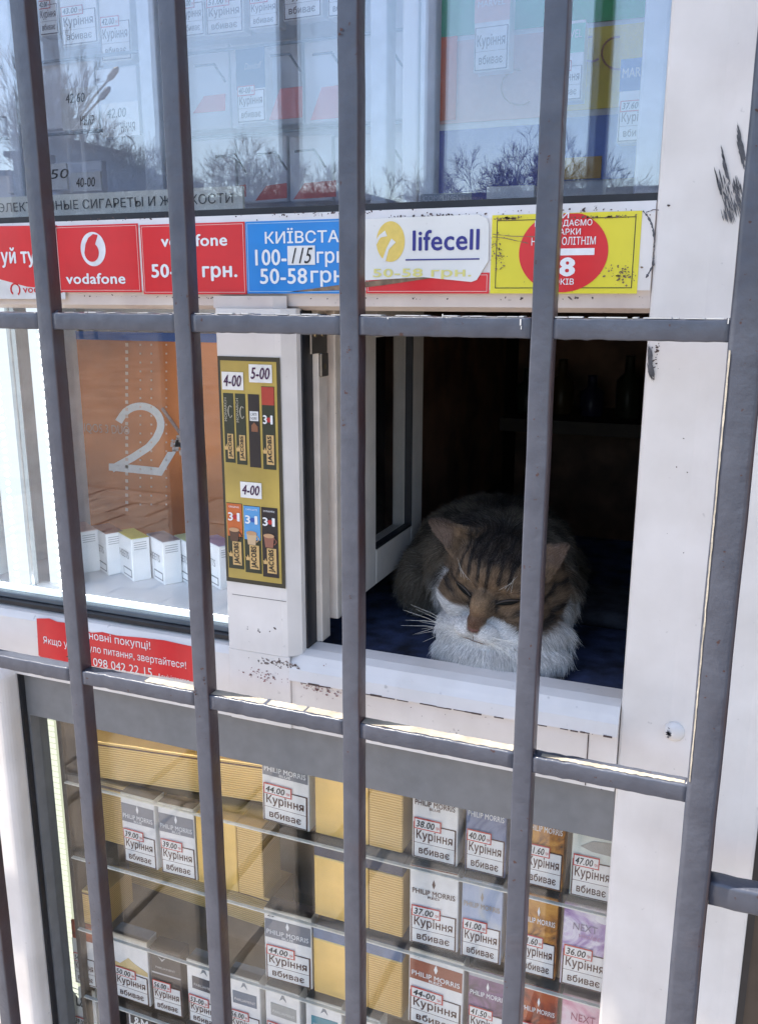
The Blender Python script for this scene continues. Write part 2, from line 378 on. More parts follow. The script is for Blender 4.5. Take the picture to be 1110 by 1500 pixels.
# frame under the left display window and round the lower case
prism_x('lower_frame', [(-.006, 1.012), (-.006, 1.083), (-.002, 1.0905), (.010, 1.0935), (.04, 1.0935), (.04, 1.012)], -.870, -.3988, PVC, K)
kb('corner_plate', -.470, -.3985, -.0092, -.0062, 1.0125, 1.0915, PVC, .001)
kb('corner_trim', -.812, -.7645, -.030, .0018, .0, 1.02, PVC, .011, 5)
kb('gasket_or_shade_strip', -.7643, -.7622, -.006, .0018, 0, 1.0118, BLACK)  # black strip in place of the shaded gap beside the trim
kb('front_panel', -.870, -.8125, -.005, .011, 0, 1.0118, PVC)
# gas-tight rubber round left display window
kb('gasket_or_shade_strip', -.866, -.4696, .002, .022, 1.0937, 1.1015, BLACK, .002)
kb('glazing_bead', -.866, -.4696, .006, .024, 1.1016, 1.1075, M('dark_bead', (.10, .12, .14), .3), .001)
kb('gasket_or_shade_strip', -.870, -.8605, .002, .03, 1.0937, 1.4355, BLACK)

# ------- lower display case
kb('fascia', -.8118, -.0722, .002, .030, .9560, 1.0118, GREY)
case = kb('display_case', -.8118, -.062, .20, .215, .40, .98, M('case_back', (.42, .33, .25), .55, var=.35, scale=9, bump=.4, bscale=70))
kb('side_panel', -.0715, -.069, .031, .20, .40, .98, M('case_side', (.50, .46, .41), .4), parent=case)
kb('side_panel', -.8118, -.809, .031, .20, .40, .98, M('case_side2', (.45, .41, .36), .3), parent=case)
kb('top_panel', -.8089, -.0716, .031, .20, .9800, .9830, M('case_side', (.50, .46, .41), .4), parent=case)
kb('stile', -.8118, -.7596, .0025, .030, .40, .9558, GREY, parent=case)
kb('glass_pane', -.7595, -.0723, .016, .020, .40, .9559, GLC, parent=case)
# led strip behind the left edge
lx0, lx1 = Xz(52, .965, .04), Xz(77, .965, .04)
kb('led_or_added_fill_strip', -.74, -.08, .031, .037, .9705, .9740, emit('added_case_fill', (1., .93, .78), 5.), parent=case)  # added unseen fill strip under the case top, brightens the packs
kb('led_housing', lx0-.004, lx1+.003, .048, .052, .40, .9655, M('led_white', (.75, .8, .72), .3), parent=case)
LEDG = emit('led_diffuse', (.78, .82, .60), .34)
kb('led_or_added_fill_strip', lx0, lx1, .0425, .0478, .40, .9655, LEDG, parent=case, bev=.002)
bm = bmesh.new()
for k in range(70):
    z = .41+k*.008
    addbox(bm, lx0+.004, lx1-.004, .0415, .0428, z, z+.0062)
o = bmobj('led_diodes', bm, emit('led_core', (.95, 1., .80), .45), case); o['kind'] = 'stuff'
bm = bmesh.new()
for k in range(90):
    z = .41+k*.0061
    addbox(bm, lx0-.009, lx0-.0065, .035, .036, z, z+.0022)
    addbox(bm, lx1+.010, lx1+.012, .05, .051, z, z+.0022)
o = bmobj('led_diodes', bm, emit('led_core2', (.95, .95, .6), .45), case); o['kind'] = 'stuff'
kb('upright', -.746, -.7392, .030, .060, .40, .98, M('upright_brown', (.10, .075, .055), .4), parent=case)
SH = dict(A=.861, B=.7545, C=.648, D=.543, E=.437)
for k, z in SH.items():
    s = kb('shelf', -.738, -.073, .030, .195, z-.0035, z-.0005, ACR, parent=case)
    kb('shelf_lip', -.738, -.073, .0262, .0290, z-.004, z+.010, ACR, parent=case)
    kb('shelf_edge', -.738, -.073, .0255, .0300, z-.0054, z-.0042, EDGE, parent=case)

# ------- left display window
kb('glass_pane', -.8604, -.4697, .010, .014, 1.1076, 1.4355, GLC)
LW = kb('display_cabinet', -1.0, -.4697, .235, .25, 1.05, 1.45, WHITE)
kb('side_panel', -1.0, -.99, .03, .235, 1.05, 1.45, WHITE, parent=LW)
kb('side_panel', -.4737, -.4697, .031, .235, 1.10, 1.436, WHITE, parent=LW)
kb('top_panel', -.99, -.474, .0555, .235, 1.44, 1.445, WHITE, parent=LW)
kb('shelf', -.99, -.474, .026, .234, 1.1035, 1.1095, WHITE, parent=LW)
# upright aluminium profiles with led rows, seen at the left edge
LEDW = emit('led_white_light', (.82, .92, 1.), .42); LEDC = emit('led_white_core', (.92, .97, 1.), 2.2); FILLT = emit('added_top_fill', (.97, .98, 1.), 30.)
ALU = M('aluminium', (.55, .58, .60), .25, .7, var=.08)
for (p0, p1, yy) in ((-6, 22, .03), (56, 90, .05)):
    xa, xb = Xz(p0, 1.28, yy), Xz(p1, 1.28, yy)
    kb('led_profile', xa-.004, xb+.006, yy+.004, yy+.012, 1.1097, 1.436, ALU, parent=LW, bev=.001)
    kb('led_or_added_fill_strip', xa, xb, yy, yy+.0038, 1.1097, 1.436, LEDW, parent=LW)
    bm = bmesh.new()
    for k in range(34):
        z = 1.113+k*.0094
        bmesh.ops.create_icosphere(bm, subdivisions=1, radius=.0030, matrix=Matrix.Translation((xa+(xb-xa)*.5, yy-.001, z)))
    o = bmobj('led_diodes', bm, LEDC, LW); o['kind'] = 'stuff'
xw = -.832
kb('white_panel', xw-.005, xw, .05, .225, 1.11, 1.436, M('cabinet_inner', (.74, .78, .80), .35), parent=LW)
# glowing strip along the foot of the window
kb('led_or_added_fill_strip', -.85, -.476, .0175, .0215, 1.1097, 1.1135, emit('led_foot_light', (.90, .96, 1.), 4.5), parent=LW)
kb('led_profile', -.85, -.476, .0155, .0173, 1.1078, 1.1145, M('frosted_cover', (.75, .85, .88), .2, emis=.35), parent=LW)
# poster
PY = .222
kb('led_or_added_fill_strip', -.85, -.476, .034, .040, 1.4362, 1.4395, FILLT, parent=LW)  # added fill light, out of view at the cabinet top
po = empty('poster', (X(210, 770, PY), PY, 1.13), 'orange poster with a large white figure two in the lit left window', 'poster')
px0, px1 = X(112, 620, PY), X(345, 640, PY)
plate('sheet', [(px0, 1.128), (px1, 1.128), (px1, 1.402), (px0, 1.402)], PY, M('orange_print', (.78, .27, .075), .35, var=.25, scale=5, tint=(.42, .12, .04)), po, .002)
plate('blue_band', [(px0, 1.391), (px1, 1.391), (px1, 1.402), (px0, 1.402)], PY-.0006, ink((.05, .13, .42), 'blue_print'), po)
def ribbon(nm, P_, w_, Y, mt, par):
    Lf, Rg = [], []
    for k in range(len(P_)):
        a0, a1 = P_[max(k-1, 0)], P_[min(k+1, len(P_)-1)]; dx, dy = a1[0]-a0[0], a1[1]-a0[1]; d_ = math.hypot(dx, dy); wk = w_[k] if isinstance(w_, (list, tuple)) else w_
        Lf.append((P_[k][0]-dy/d_*wk, P_[k][1]+dx/d_*wk)); Rg.append((P_[k][0]+dy/d_*wk, P_[k][1]-dx/d_*wk))
    vs = [tuple(at(a, b, Y)) for a, b in Lf]+[tuple(at(a, b, Y)) for a, b in Rg]; n_ = len(P_)
    return mesh(nm, vs, [(k, k+1, n_+k+1, n_+k) for k in range(n_-1)], mt, par)
arc = [(204+31*math.cos(R(a)), 625-31*math.sin(R(a))*1.06) for a in range(196, -30, -12)]
arc = [(204-30, 618)]+[(206+30*math.cos(R(a)), 622-27*math.sin(R(a))) for a in range(150, -20, -12)]+[(229, 642), (218, 655), (195, 670), (164, 687)]
W2 = ink((.86, .86, .86), 'white_ink2')
ribbon('numeral_two', arc, [5.5]*len(arc), PY-.001, W2, po)
plate('numeral_foot', [(X(a, b, PY-.0012), Z(a, b, PY-.0012)) for a, b in ((160, 679), (160, 689), (237, 697), (258, 662), (246, 662), (233, 685), (176, 679))], PY-.0014, W2, po)
textp('IQOS 3 DUO', 124, 622, 190, 637, PY-.001, ink((.62, .45, .38), 'pale_ink'), po)
bm = bmesh.new()
for (x, pitch_, s) in ((186, 10.5, .0022), (206, 13, .0012), (222, 13, .0012), (244, 13, .0011)):
    yy = 505
    while yy < 748:
        p = at(x, yy, PY-.0012); addbox(bm, p[0]-s, p[0]+s, PY-.0014, PY-.0009, p[2]-s, p[2]+s); yy += pitch_
o = bmobj('reflected_dots', bm, ink((.80, .62, .52), 'pale_dot'), po); o['kind'] = 'stuff'  # reflection of the led rows, painted on the sheet as pale dots
a, b_ = at(238, 598, PY-.0012), at(268, 640, PY-.0012)
bm = bmesh.new(); tube(bm, [a, b_], .0022, 6); bmobj('printed_pen', bm, ink((.42, .33, .30), 'pen_grey'), po)
o = flakes('printed_highlight', X(268, 652, PY), Z(268, 652, PY), .03, .012, 26, PY-.0013, ink((.60, .52, .48), 'pale_smear'), po, 5, .005)

# small white packs with coloured lids
lids = [('white', (.62, .50, .48), 122, 838, 148), ('brown', (.30, .14, .12), 157, 841, 188), ('yellow', (.66, .62, .10), 195, 850, 224), ('grey', (.28, .25, .27), 240, 855, 270), ('pale green', (.50, .62, .36), 280, 858, 312), ('purple', (.24, .17, .36), 322, 862, 350)]
for i, (nm, c, pl, pb, pr) in enumerate(lids):
    zz = 1.1097; xl = Xz(pl, zz, .06); yy = .075
    p = at(pl, pb, .06)
    # stands on the cabinet floor: intersect the line of sight with the floor
    v = FW + RT*((pl+pr)/2-555)/FP - UP*(pb-750)/FP; t = (zz-CAM[2])/v[2]; q = CAM+v*t
    lab = {'white': 'small white pack with pale lid, leftmost in the lit window', 'brown': 'small white pack with brown lid in the lit window', 'yellow': 'small white pack with yellow lid in the lit window',
           'grey': 'small white pack with dark grey lid in the lit window', 'pale green': 'small white pack with pale green lid mostly hidden behind a bar', 'purple': 'small white pack with purple lid at the right end of the lit window'}[nm]
    r_ = empty('tobacco_pack', (q[0], q[1], zz), lab, 'pack', 'small packs in the lit window', rz=R(58))
    w2, dd, hh = .0115, .050, .054
    o = box('carton', q[0]-w2, q[0]+w2, q[1], q[1]+dd, zz, zz+hh-.0006, M('pack_white', (.86, .87, .88), .35, var=.03), r_, .0008, 1)
    box('lid', q[0]-w2+.0003, q[0]+w2-.0003, q[1]+.0003, q[1]+dd-.0003, zz+hh-.0005, zz+hh, M('lid_'+nm.replace(' ', '_'), c, .35), r_)
    for k in range(4): box('print_line', q[0]-w2+.003, q[0]+w2-.004, q[1]-.0003, q[1]-.0001, zz+hh-.006-k*.0028, zz+hh-.0052-k*.0028, ink((.35, .36, .38), 'grey_print'), r_)
    box('print_frame', q[0]-w2-.0003, q[0]-w2-.0001, q[1]+.004, q[1]+.030, zz+.004, zz+.014, ink((.20, .21, .23), 'grey_frame'), r_)
    box('print_frame', q[0]-w2-.0005, q[0]-w2-.0003, q[1]+.0055, q[1]+.0285, zz+.0055, zz+.0125, M('pack_white', (.74, .76, .78)), r_)
    o = bpy.data.objects.new('lettering', text_mesh('HEETS', .01, 0, ink((.35, .36, .38), 'grey_print'))); COL.objects.link(o); o.parent = r_
    o.rotation_euler = (math.pi/2, 0, -math.pi/2); o.scale = (.030, .009, 1); o.location = (-w2-.0004, .040, .026)

# ------- serving hatch: jamb, hinge, opened sash, room behind
kb('jamb_strip', -.3880, -.3862, .0085, .030, 1.0967, 1.4355, BLACK)
kb('jamb_strip', -.3880, -.3800, .0302, .050, 1.0967, 1.4355, M('jamb_cream', (.74, .64, .55), .5, var=.12, scale=30, specks=.5), bev=.001)
kb('jamb_strip', -.3880, -.3852, .0502, .060, 1.0967, 1.4355, M('jamb_red', (.50, .36, .31), .6))
kb('jamb_strip', -.3880, -.3760, .0602, .082, 1.112, 1.4355, M('jamb_cream', (.74, .64, .55), .5), bev=.0015)
kb('jamb_strip', -.3880, -.3850, .0822, .092, 1.104, 1.4355, M('jamb_cream', (.74, .64, .55), .5))
hg = kb('hinge', -.3798, -.3780, .012, .046, 1.395, 1.432, M('hinge_steel', (.30, .26, .22), .35, .8))
kb('hinge_leaf', -.3798, -.3765, .030, .046, 1.372, 1.3948, M('hinge_steel', (.30, .26, .22)), parent=hg, bev=.001)
for yy, zz in ((.020, 1.414), (.036, 1.414), (.038, 1.382)):
    bm = bmesh.new(); bmesh.ops.create_uvsphere(bm, u_segments=12, v_segments=6, radius=.004, matrix=Matrix.Translation((-.3775, yy, zz)) @ Matrix.Diagonal((.4, 1, 1, 1)))
    bmobj('screw', bm, M('screw_brass', (.45, .36, .22), .3, .9), hg, smooth=True)
SASHM = M('sash_white', (.76, .69, .62), .4, var=.06)
sa = kb('window_sash', -.392, -.366, .105, .145, 1.126, 1.4354, SASHM, .002)      # hinge stile
kb('sash_stile', -.392, -.366, .262, .302, 1.126, 1.4354, SASHM, .002, parent=sa)
kb('sash_rail', -.392, -.366, .1452, .2618, 1.126, 1.168, SASHM, .002, parent=sa)
kb('sash_rail', -.392, -.366, .1452, .2618, 1.405, 1.4354, SASHM, .002, parent=sa)
kb('sash_gasket', -.374, -.3655, .1454, .2616, 1.1682, 1.1712, BLACK, parent=sa)
kb('sash_gasket', -.374, -.3655, .2580, .2616, 1.1714, 1.4048, BLACK, parent=sa)
kb('sash_glass', -.3760, -.3745, .1454, .2578, 1.1714, 1.4048, GLC, parent=sa)
# room
kb('counter', -.455, -.0715, .031, .62, 1.070, 1.080, M('blue_cloth', (.022, .032, .075), .85, var=.75, scale=42, bump=.8, bscale=60))
kb('counter_front', -.455, -.0715, .0305, .045, .9700, 1.0698, DARK)
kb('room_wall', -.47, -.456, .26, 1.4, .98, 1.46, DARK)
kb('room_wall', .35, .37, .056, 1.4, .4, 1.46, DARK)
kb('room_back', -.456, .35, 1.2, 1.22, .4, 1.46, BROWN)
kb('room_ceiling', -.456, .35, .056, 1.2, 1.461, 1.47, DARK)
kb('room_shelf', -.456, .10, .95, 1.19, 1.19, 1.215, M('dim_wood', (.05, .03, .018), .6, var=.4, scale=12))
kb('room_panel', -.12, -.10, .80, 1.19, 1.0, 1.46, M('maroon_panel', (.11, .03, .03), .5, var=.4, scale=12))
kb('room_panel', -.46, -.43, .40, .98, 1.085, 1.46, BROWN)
for i, (x, h, c) in enumerate(((-.40, .09, (.02, .03, .02)), (-.33, .11, (.05, .03, .01)), (-.27, .08, (.02, .02, .05)), (-.20, .12, (.03, .03, .02)))):
    bm = bmesh.new(); bp = [(x, 1.05, 1.2152), (x, 1.05, 1.22), (x, 1.05, 1.215+h*.6), (x, 1.05, 1.215+h*.72), (x, 1.05, 1.215+h*.98), (x, 1.05, 1.215+h)]
    tube(bm, bp, [.022, .024, .024, .010, .009, .010], 14)
    o = bmobj('bottle', bm, M('bottle_glass_%d' % i, c, .35, spec=.25), None, (x, 1.05, 1.2152), smooth=True)
    tag(o, ['dim bottle at the left end of the dark shelf behind the cat', 'tallish brown bottle second from left on the dark shelf', 'short dim bottle third from left on the dark shelf', 'tallest dim bottle on the dark shelf behind the cat'][i], 'bottle', 'bottles on the dark shelf')
box('pillow', -.16, -.085, .22, .33, 1.0802, 1.10, M('dark_cloth', (.022, .024, .032), .9, var=.8, scale=50, bump=.6), None, .008, 3)
tag(bpy.data.objects['pillow'], 'dark folded cloth on the counter to the right of the cat', 'cloth'); bpy.data.objects['pillow'].name = 'folded_cloth'

# ------- upper window: two panes, display compartment
kb('glass_pane', -2.5, -.0723, .018, .022, 1.5230, 2.0, GL)
kb('glass_pane', -2.5, -.0723, .038, .042, 1.5230, 2.0, GLU)
UB = M('rack_back', (.70, .74, .82), .5, var=.05, scale=6)
UR = kb('display_rack', -1.6, -.0717, .42, .43, 1.46, 2.05, UB)
kb('rack_floor', -1.6, -.0717, .056, .42, 1.472, 1.480, WHITE, parent=UR)
kb('side_panel', -.0717, -.069, .056, .42, 1.48, 2.0, WHITE, parent=UR)
def U3(px, py, Y): return at(px, py, Y)
def up_box(name, L, T, Rr, B, Y, th, mat, parent, **k):
    mpx, mpy = (L+Rr)/2, (T+B)/2
    return kb(name, X(L, mpy, Y), X(Rr, mpy, Y), Y, Y+th, Z(mpx, B, Y), Z(mpx, T, Y), mat, parent=parent, **k)
# white bins
BINW = M('bin_white', (.78, .79, .83), .4, var=.03)
for (l, t, r2, b2) in ((272, 66, 336, 190), (338, 60, 440, 184), (446, 54, 500, 180), (500, 50, 590, 178), (272, 204, 345, 300), (348, 200, 420, 296), (424, 198, 486, 294), (490, 196, 590, 292)):
    up_box('bin', l, t, r2, b2, .40, .012, BINW, UR, bev=.002)
for py in (63, 192): up_box('rack_edge', 230, py-2, 590, py+2, .37, .004, M('edge_grey', (.25, .29, .34), .4), UR)
DG = M('hook_grey', (.16, .17, .19), .35)
for (x, y) in ((286, 97), (396, 82), (458, 80), (316, 230), (376, 226), (432, 222), (545, 75), (548, 220)):
    p = [at(x, y, .30), at(x+28, y-3, .30), at(x+44, y+22, .38)]
    bm = bmesh.new(); tube(bm, p, .0016, 6); bmobj('hook', bm, DG, UR)
RW = M('red_ticket', (.66, .16, .15), .5, var=.05)
for (l, t, r2, b2) in ((283, 137, 330, 166), (394, 126, 443, 176), (455, 124, 500, 176), (322, 270, 360, 292), (374, 268, 420, 294), (430, 264, 492, 292)):
    a = at(l, b2, .33); b1 = at(r2, b2-4, .33); c1 = at(r2, t, .33); d1 = at(l+16, t+4, .33)
    plate('ticket', [(a[0], a[2]), (b1[0], b1[2]), (c1[0], c1[2]), (d1[0], d1[2])], .33, RW, UR, .001)
for (l, t, r2, b2) in ((60, 92, 140, 188), (142, 98, 202, 196), (8, 228, 76, 282), (80, 236, 150, 284), (-30, 60, 54, 170)): up_box('bin', l, t, r2, b2, .30, .012, BINW, UR, bev=.002)
for py in (88, 196): up_box('rack_edge', -30, py-2, 204, py+2, .288, .004, M('edge_grey', (.25, .29, .34), .4), UR)
# upright frames
SFR = M('frame_bluewhite', (.66, .70, .75), .35)
up_box('upright', 541, -40, 566, 300, .20, .03, SFR, UR, bev=.003); up_box('upright', 588, -40, 612, 300, .18, .03, WHITE, UR, bev=.003)
up_box('upright', 614, -40, 637, 300, .16, .02, SFR, UR, bev=.003); up_box('upright', 936, -40, 975, 300, .10, .03, SFR, UR, bev=.003)
up_box('upright', 205, -40, 232, 300, .25, .03, SFR, UR, bev=.003); up_box('upright', 5, -40, 22, 300, .16, .02, SFR, UR, bev=.003)
# coloured squares
cp = empty('wall_poster', (X(790, 270, .36), .36, 1.55), 'tall poster of green, orange, yellow and blue blocks behind the upper glass', 'poster')
def cblk(L, T, Rr, B, c, nm, dy=0):
    mpx, mpy = (L+Rr)/2, (T+B)/2; Y = .36+dy
    plate('colour_block', [(X(L, mpy, Y), Z(mpx, B, Y)), (X(Rr, mpy, Y), Z(mpx, B, Y)), (X(Rr, mpy, Y), Z(mpx, T, Y)), (X(L, mpy, Y), Z(mpx, T, Y))], Y, ink(c, 'print_'+nm), cp, .002)
cblk(636, -40, 960, 300, (.62, .64, .66), 'white')
cblk(640, -40, 815, 46, (.03, .36, .20), 'green', -.003); cblk(640, 54, 815, 176, (.62, .33, .27), 'rose', -.003)
cblk(640, 54, 668, 176, (.62, .10, .01), 'orange', -.006); cblk(640, 186, 820, 300, (.07, .10, .42), 'navy', -.003)
cblk(820, -40, 960, 30, (.02, .40, .12), 'leaf', -.003); cblk(820, 38, 960, 158, (.80, .62, .05), 'yellow', -.003); cblk(820, 168, 960, 262, (.15, .25, .62), 'blue', -.003)
cblk(820, 230, 880, 262, (.48, .28, .06), 'amber', -.006)
bm = bmesh.new()
for (cx_, cy_, r_) in ((760, 128, 26), (905, 78, 24), (865, 72, 18)):
    tube(bm, [at(cx_+r_*math.cos(t*.3), cy_+r_*math.sin(t*.3), .350) for t in range(3, 17)], .0012, 5)
bmobj('printed_swirl', bm, ink((.45, .22, .10), 'swirl'), cp)

# ------------------------------------------------------------------ cigarette packs
PW = M('pack_card_white', (.76, .75, .73), .3, var=.05, scale=90, coat=.7, bump=.12, bscale=90)
def pack(xl, xr, z, h, Y, d, base, design, name, price, label, lean=0., warn=True, top=None, ptxt=K_, hidden=False, wfrac=.44, group='packs on the glass shelves', nmcol=None, sub=None, kur=True, digit=False):
    w_ = xr-xl; r_ = empty('cigarette_pack', ((xl+xr)/2, Y, z), label, 'cigarette pack', group)
    r_.rotation_euler = (R(-lean+random.uniform(-1.5, 0)), R(random.uniform(-.5, .5)), R(random.uniform(-3, 3)))
    box('carton', xl, xr, Y, Y+d, z, z+h, base, r_, .0009, 1)
    f = Y-.0003
    if top is not None: box('lid_top', xl+.0008, xr-.0008, Y+.0008, Y+d-.0008, z+h, z+h+.0003, top, r_)
    for (u0, u1, v0, v1, mt) in design:
        plate('print_panel', [(xl+w_*u0, z+h*v0), (xl+w_*u1, z+h*v0), (xl+w_*u1, z+h*v1), (xl+w_*u0, z+h*v1)], f, mt, r_, .0003)
    f2 = Y-.0007
    if name:
        nc = nmcol or W_
        text(name, xl+w_*.06, xl+w_*.94, z+h*.655, z+h*.720, f2, nc, r_, bold=.012)
        # small crest over the name
        cx_ = (xl+xr)/2
        plate('crest', [(cx_-w_*.035, z+h*.80), (cx_, z+h*.745), (cx_+w_*.035, z+h*.80), (cx_+w_*.015, z+h*.84), (cx_, z+h*.865), (cx_-w_*.015, z+h*.84)], f2, nc, r_, .0002)
        if sub: text(sub, xl+w_*.38, xl+w_*.62, z+h*.615, z+h*.645, f2, nc, r_, bold=.01)
        if digit: text('25', xl+w_*.08, xl+w_*.22, z+h*.90, z+h*.945, f2, nc if nc is not W_ else K_, r_, bold=.01)
    if warn:
        zt = z+h*wfrac
        wb = plate('warning_label', [(xl+w_*.03, z+h*.015), (xr-w_*.03, z+h*.015), (xr-w_*.03, zt), (xl+w_*.03, zt)], Y-.0006, BR_, r_, .0003)
        plate('label_field', [(xl+w_*.06, z+h*.03), (xr-w_*.06, z+h*.03), (xr-w_*.06, zt-h*.012), (xl+w_*.06, zt-h*.012)], Y-.0009, PW, wb, .0003)
        text('Куріння', xl+w_*.10, xr-w_*.10, z+h*(wfrac*.50), z+h*(wfrac*.83), Y-.0012, BR_, wb, bold=.020)
        text('вбиває', xl+w_*.16, xr-w_*.16, z+h*(wfrac*.16), z+h*(wfrac*.37), Y-.0012, BR_, wb, bold=.020)
        plate('label_rule', [(xl+w_*.06, z+h*wfrac*.45), (xr-w_*.06, z+h*wfrac*.45), (xr-w_*.06, z+h*(wfrac*.45+.004)), (xl+w_*.06, z+h*(wfrac*.45+.004))], Y-.0011, BR_, wb, .0002)
    if price:
        zp = z+h*(wfrac-.07); xp = xl+w_*.05
        pb_ = plate('price_tag', [(xp, zp), (xp+w_*.60, zp), (xp+w_*.60, zp+h*.135), (xp, zp+h*.135)], Y-.0016, REDT, r_, .0003)
        plate('tag_field', [(xp+w_*.025, zp+h*.014), (xp+w_*.575, zp+h*.014), (xp+w_*.575, zp+h*.121), (xp+w_*.025, zp+h*.121)], Y-.0019, PW, pb_, .0003)
        text(price, xp+w_*.05, xp+w_*.46, zp+h*.028, zp+h*.108, Y-.0022, K_, pb_, bold=.022, shear=.25)
        text('грн', xp+w_*.49, xp+w_*.56, zp+h*.03, zp+h*.07, Y-.0022, REDT, pb_, bold=.01)
    return r_
slate = ink((.20, .21, .24), 'slate_print', .3); silv = ink((.42, .43, .45), 'silver_print', .25)
blueg = marble('blue_marble', [(.08, .11, .22), (.20, .24, .36), (.12, .14, .25)], 22); orng = marble('orange_marble', [(.08, .04, .02), (.42, .17, .03), (.60, .30, .06), (.14, .06, .03)], 26)
purp = marble('purple_marble', [(.24, .12, .36), (.45, .34, .55), (.72, .68, .74), (.52, .36, .60)], 24); pinkm = marble('pink_marble', [(.60, .22, .32), (.75, .50, .56), (.78, .70, .72)], 24)
skyb = marble('sky_gold', [(.30, .36, .52), (.40, .46, .58), (.62, .58, .48)], 12); darkp = marble('dark_purple', [(.07, .05, .06), (.20, .11, .20), (.30, .16, .28)], 34)
redor = marble('red_orange', [(.08, .02, .02), (.40, .08, .03), (.45, .14, .04)], 26); DKC = ink((.045, .04, .045), 'dark_card', .3); rust = ink((.30, .09, .05), 'brick_print', .3)
TOPD = M('dark_lid', (.10, .075, .065), .3, var=.3, scale=60); creamc = M('cream_card', (.66, .60, .45), .35)
MG = ink((.45, .48, .42), 'muratti_grey')
Yp = .040; PD = .022
def prow(key, pl, pr, h=.097, **k):
    z = SH[key]; return pack(Xz(pl, z, Yp), Xz(pr, z, Yp), z, h, Yp, PD, **k)
greyband = [(.02, .98, .60, .86, slate)]
# row A
prow('A', 384, 454, base=PW, design=greyband, name='PHILIP MORRIS', price='44.00', label='white and slate pack priced 44.00 on the top shelf, left of a gold carton', sub='BLUE')
prow('A', 603, 669, base=PW, design=[], name='PHILIP MORRIS', nmcol=BR_, price='38.00', label='white pack priced 38.00 on the top shelf', sub='BLUE')
prow('A', 680, 739, base=blueg, design=[], name='PHILIP MORRIS', price='40.00', label='dark blue marbled pack priced 40.00 on the top shelf')
prow('A', 766, 822, base=orng, design=[], name='PHILIP MORRIS', price='41.60', label='orange flame pattern pack on the top shelf beside the fourth bar')
mu = prow('A', 833, 896, base=M('pale_green_card', (.62, .66, .60), .3), design=[(.08, .5, .72, .77, ink((.60, .62, .50), 'olive_tint'))], name=None, price='47.00', label='pale green pack priced 47.00 at the right end of the top shelf')
xa, xb = Xz(833, .861, Yp), Xz(896, .861, Yp)
text('MURATTI', xa+.006, xb-.006, .861+.083, .861+.089, Yp-.0007, ink((.25, .25, .27), 'g3'), mu)
plate('printed_leaf', [(xa+.008, .861+.058), (xa+.02, .861+.066), (xa+.04, .861+.068), (xa+.052, .861+.060), (xa+.04, .861+.053), (xa+.02, .861+.054)], Yp-.0005, ink((.34, .33, .30), 'leaf_grey'), mu, .0002)
# row B
prow('B', 183, 232, base=PW, design=greyband, name='PHILIP MORRIS', price='39.00', label='white and slate pack priced 39.00, left one of the two', sub='BLUE', top=TOPD)
prow('B', 238, 289, base=PW, design=greyband, name='PHILIP MORRIS', price='39.00', label='white and slate pack priced 39.00, right one of the two', sub='BLUE', top=TOPD)
prow('B', 600, 669, base=PW, design=[(0.02, .98, .985, .998, rust)], name='PHILIP MORRIS', nmcol=BR_, price='37.00', label='white pack priced 37.00 on the second shelf', sub='RED', top=TOPD)
prow('B', 674, 732, base=skyb, design=[], name='PHILIP MORRIS', nmcol=ink((.40, .33, .25), 'tan_ink'), price='41.00', label='pale blue and sand pack priced 41.00 on the second shelf', top=TOPD)
prow('B', 758, 812, base=orng, design=[], name='PHILIP MORRIS', price='41.60', label='orange flame pattern pack on the second shelf beside the fourth bar', top=TOPD)
nx = prow('B', 819, 888, base=purp, design=[], name=None, price='36.00', label='purple and white splashed pack priced 36.00 on the second shelf', top=M('lilac_lid', (.6, .55, .62), .3))
xa, xb = Xz(819, .7545, Yp), Xz(888, .7545, Yp)
text('NEXT', xa+.010, xb-.014, .7545+.068, .7545+.076, Yp-.0007, ink((.25, .20, .28), 'g4'), nx, bold=.004); text('violet', xa+.016, xb-.010, .7545+.060, .7545+.066, Yp-.0007, ink((.45, .25, .40), 'g5'), nx, shear=.4)
plate('printed_spot', ellipse_pts(xa+.040, .7545+.086, .009, .005, 20), Yp-.0005, ink((.78, .76, .78), 'spot_white'), nx, .0002)
# row C
prow('C', 390, 457, base=PW, design=greyband, name='PHILIP MORRIS', price='44.00', label='white and slate pack of 25 priced 44.00 on the third shelf', sub='BLUE', top=TOPD, digit=True)
prow('C', 597, 676, base=PW, design=[(.02, .98, .60, .86, rust)], name='PHILIP MORRIS', price='44-00', label='white and brick red pack of 25 priced 44-00 on the third shelf', sub='RED', top=TOPD, digit=True)
prow('C', 683, 740, h=.092, base=darkp, design=[(.02, .98, .90, .96, silv)], name='PHILIP MORRIS', price='41.50', label='dark purple speckled pack on the third shelf', top=TOPD)
prow('C', 757, 810, h=.092, base=redor, design=[], name='PHILIP MORRIS', price='41.60', label='red and orange pack on the third shelf beside the fourth bar', top=TOPD)
nx = prow('C', 817, 885, h=.094, base=pinkm, design=[], name=None, price='36.00', label='pink and white splashed pack on the third shelf', top=M('pink_lid', (.6, .42, .46), .3))
xa, xb = Xz(817, .648, Yp), Xz(885, .648, Yp)
text('NEXT', xa+.010, xb-.014, .648+.066, .648+.075, Yp-.0007, ink((.40, .12, .18), 'g6'), nx, bold=.004)
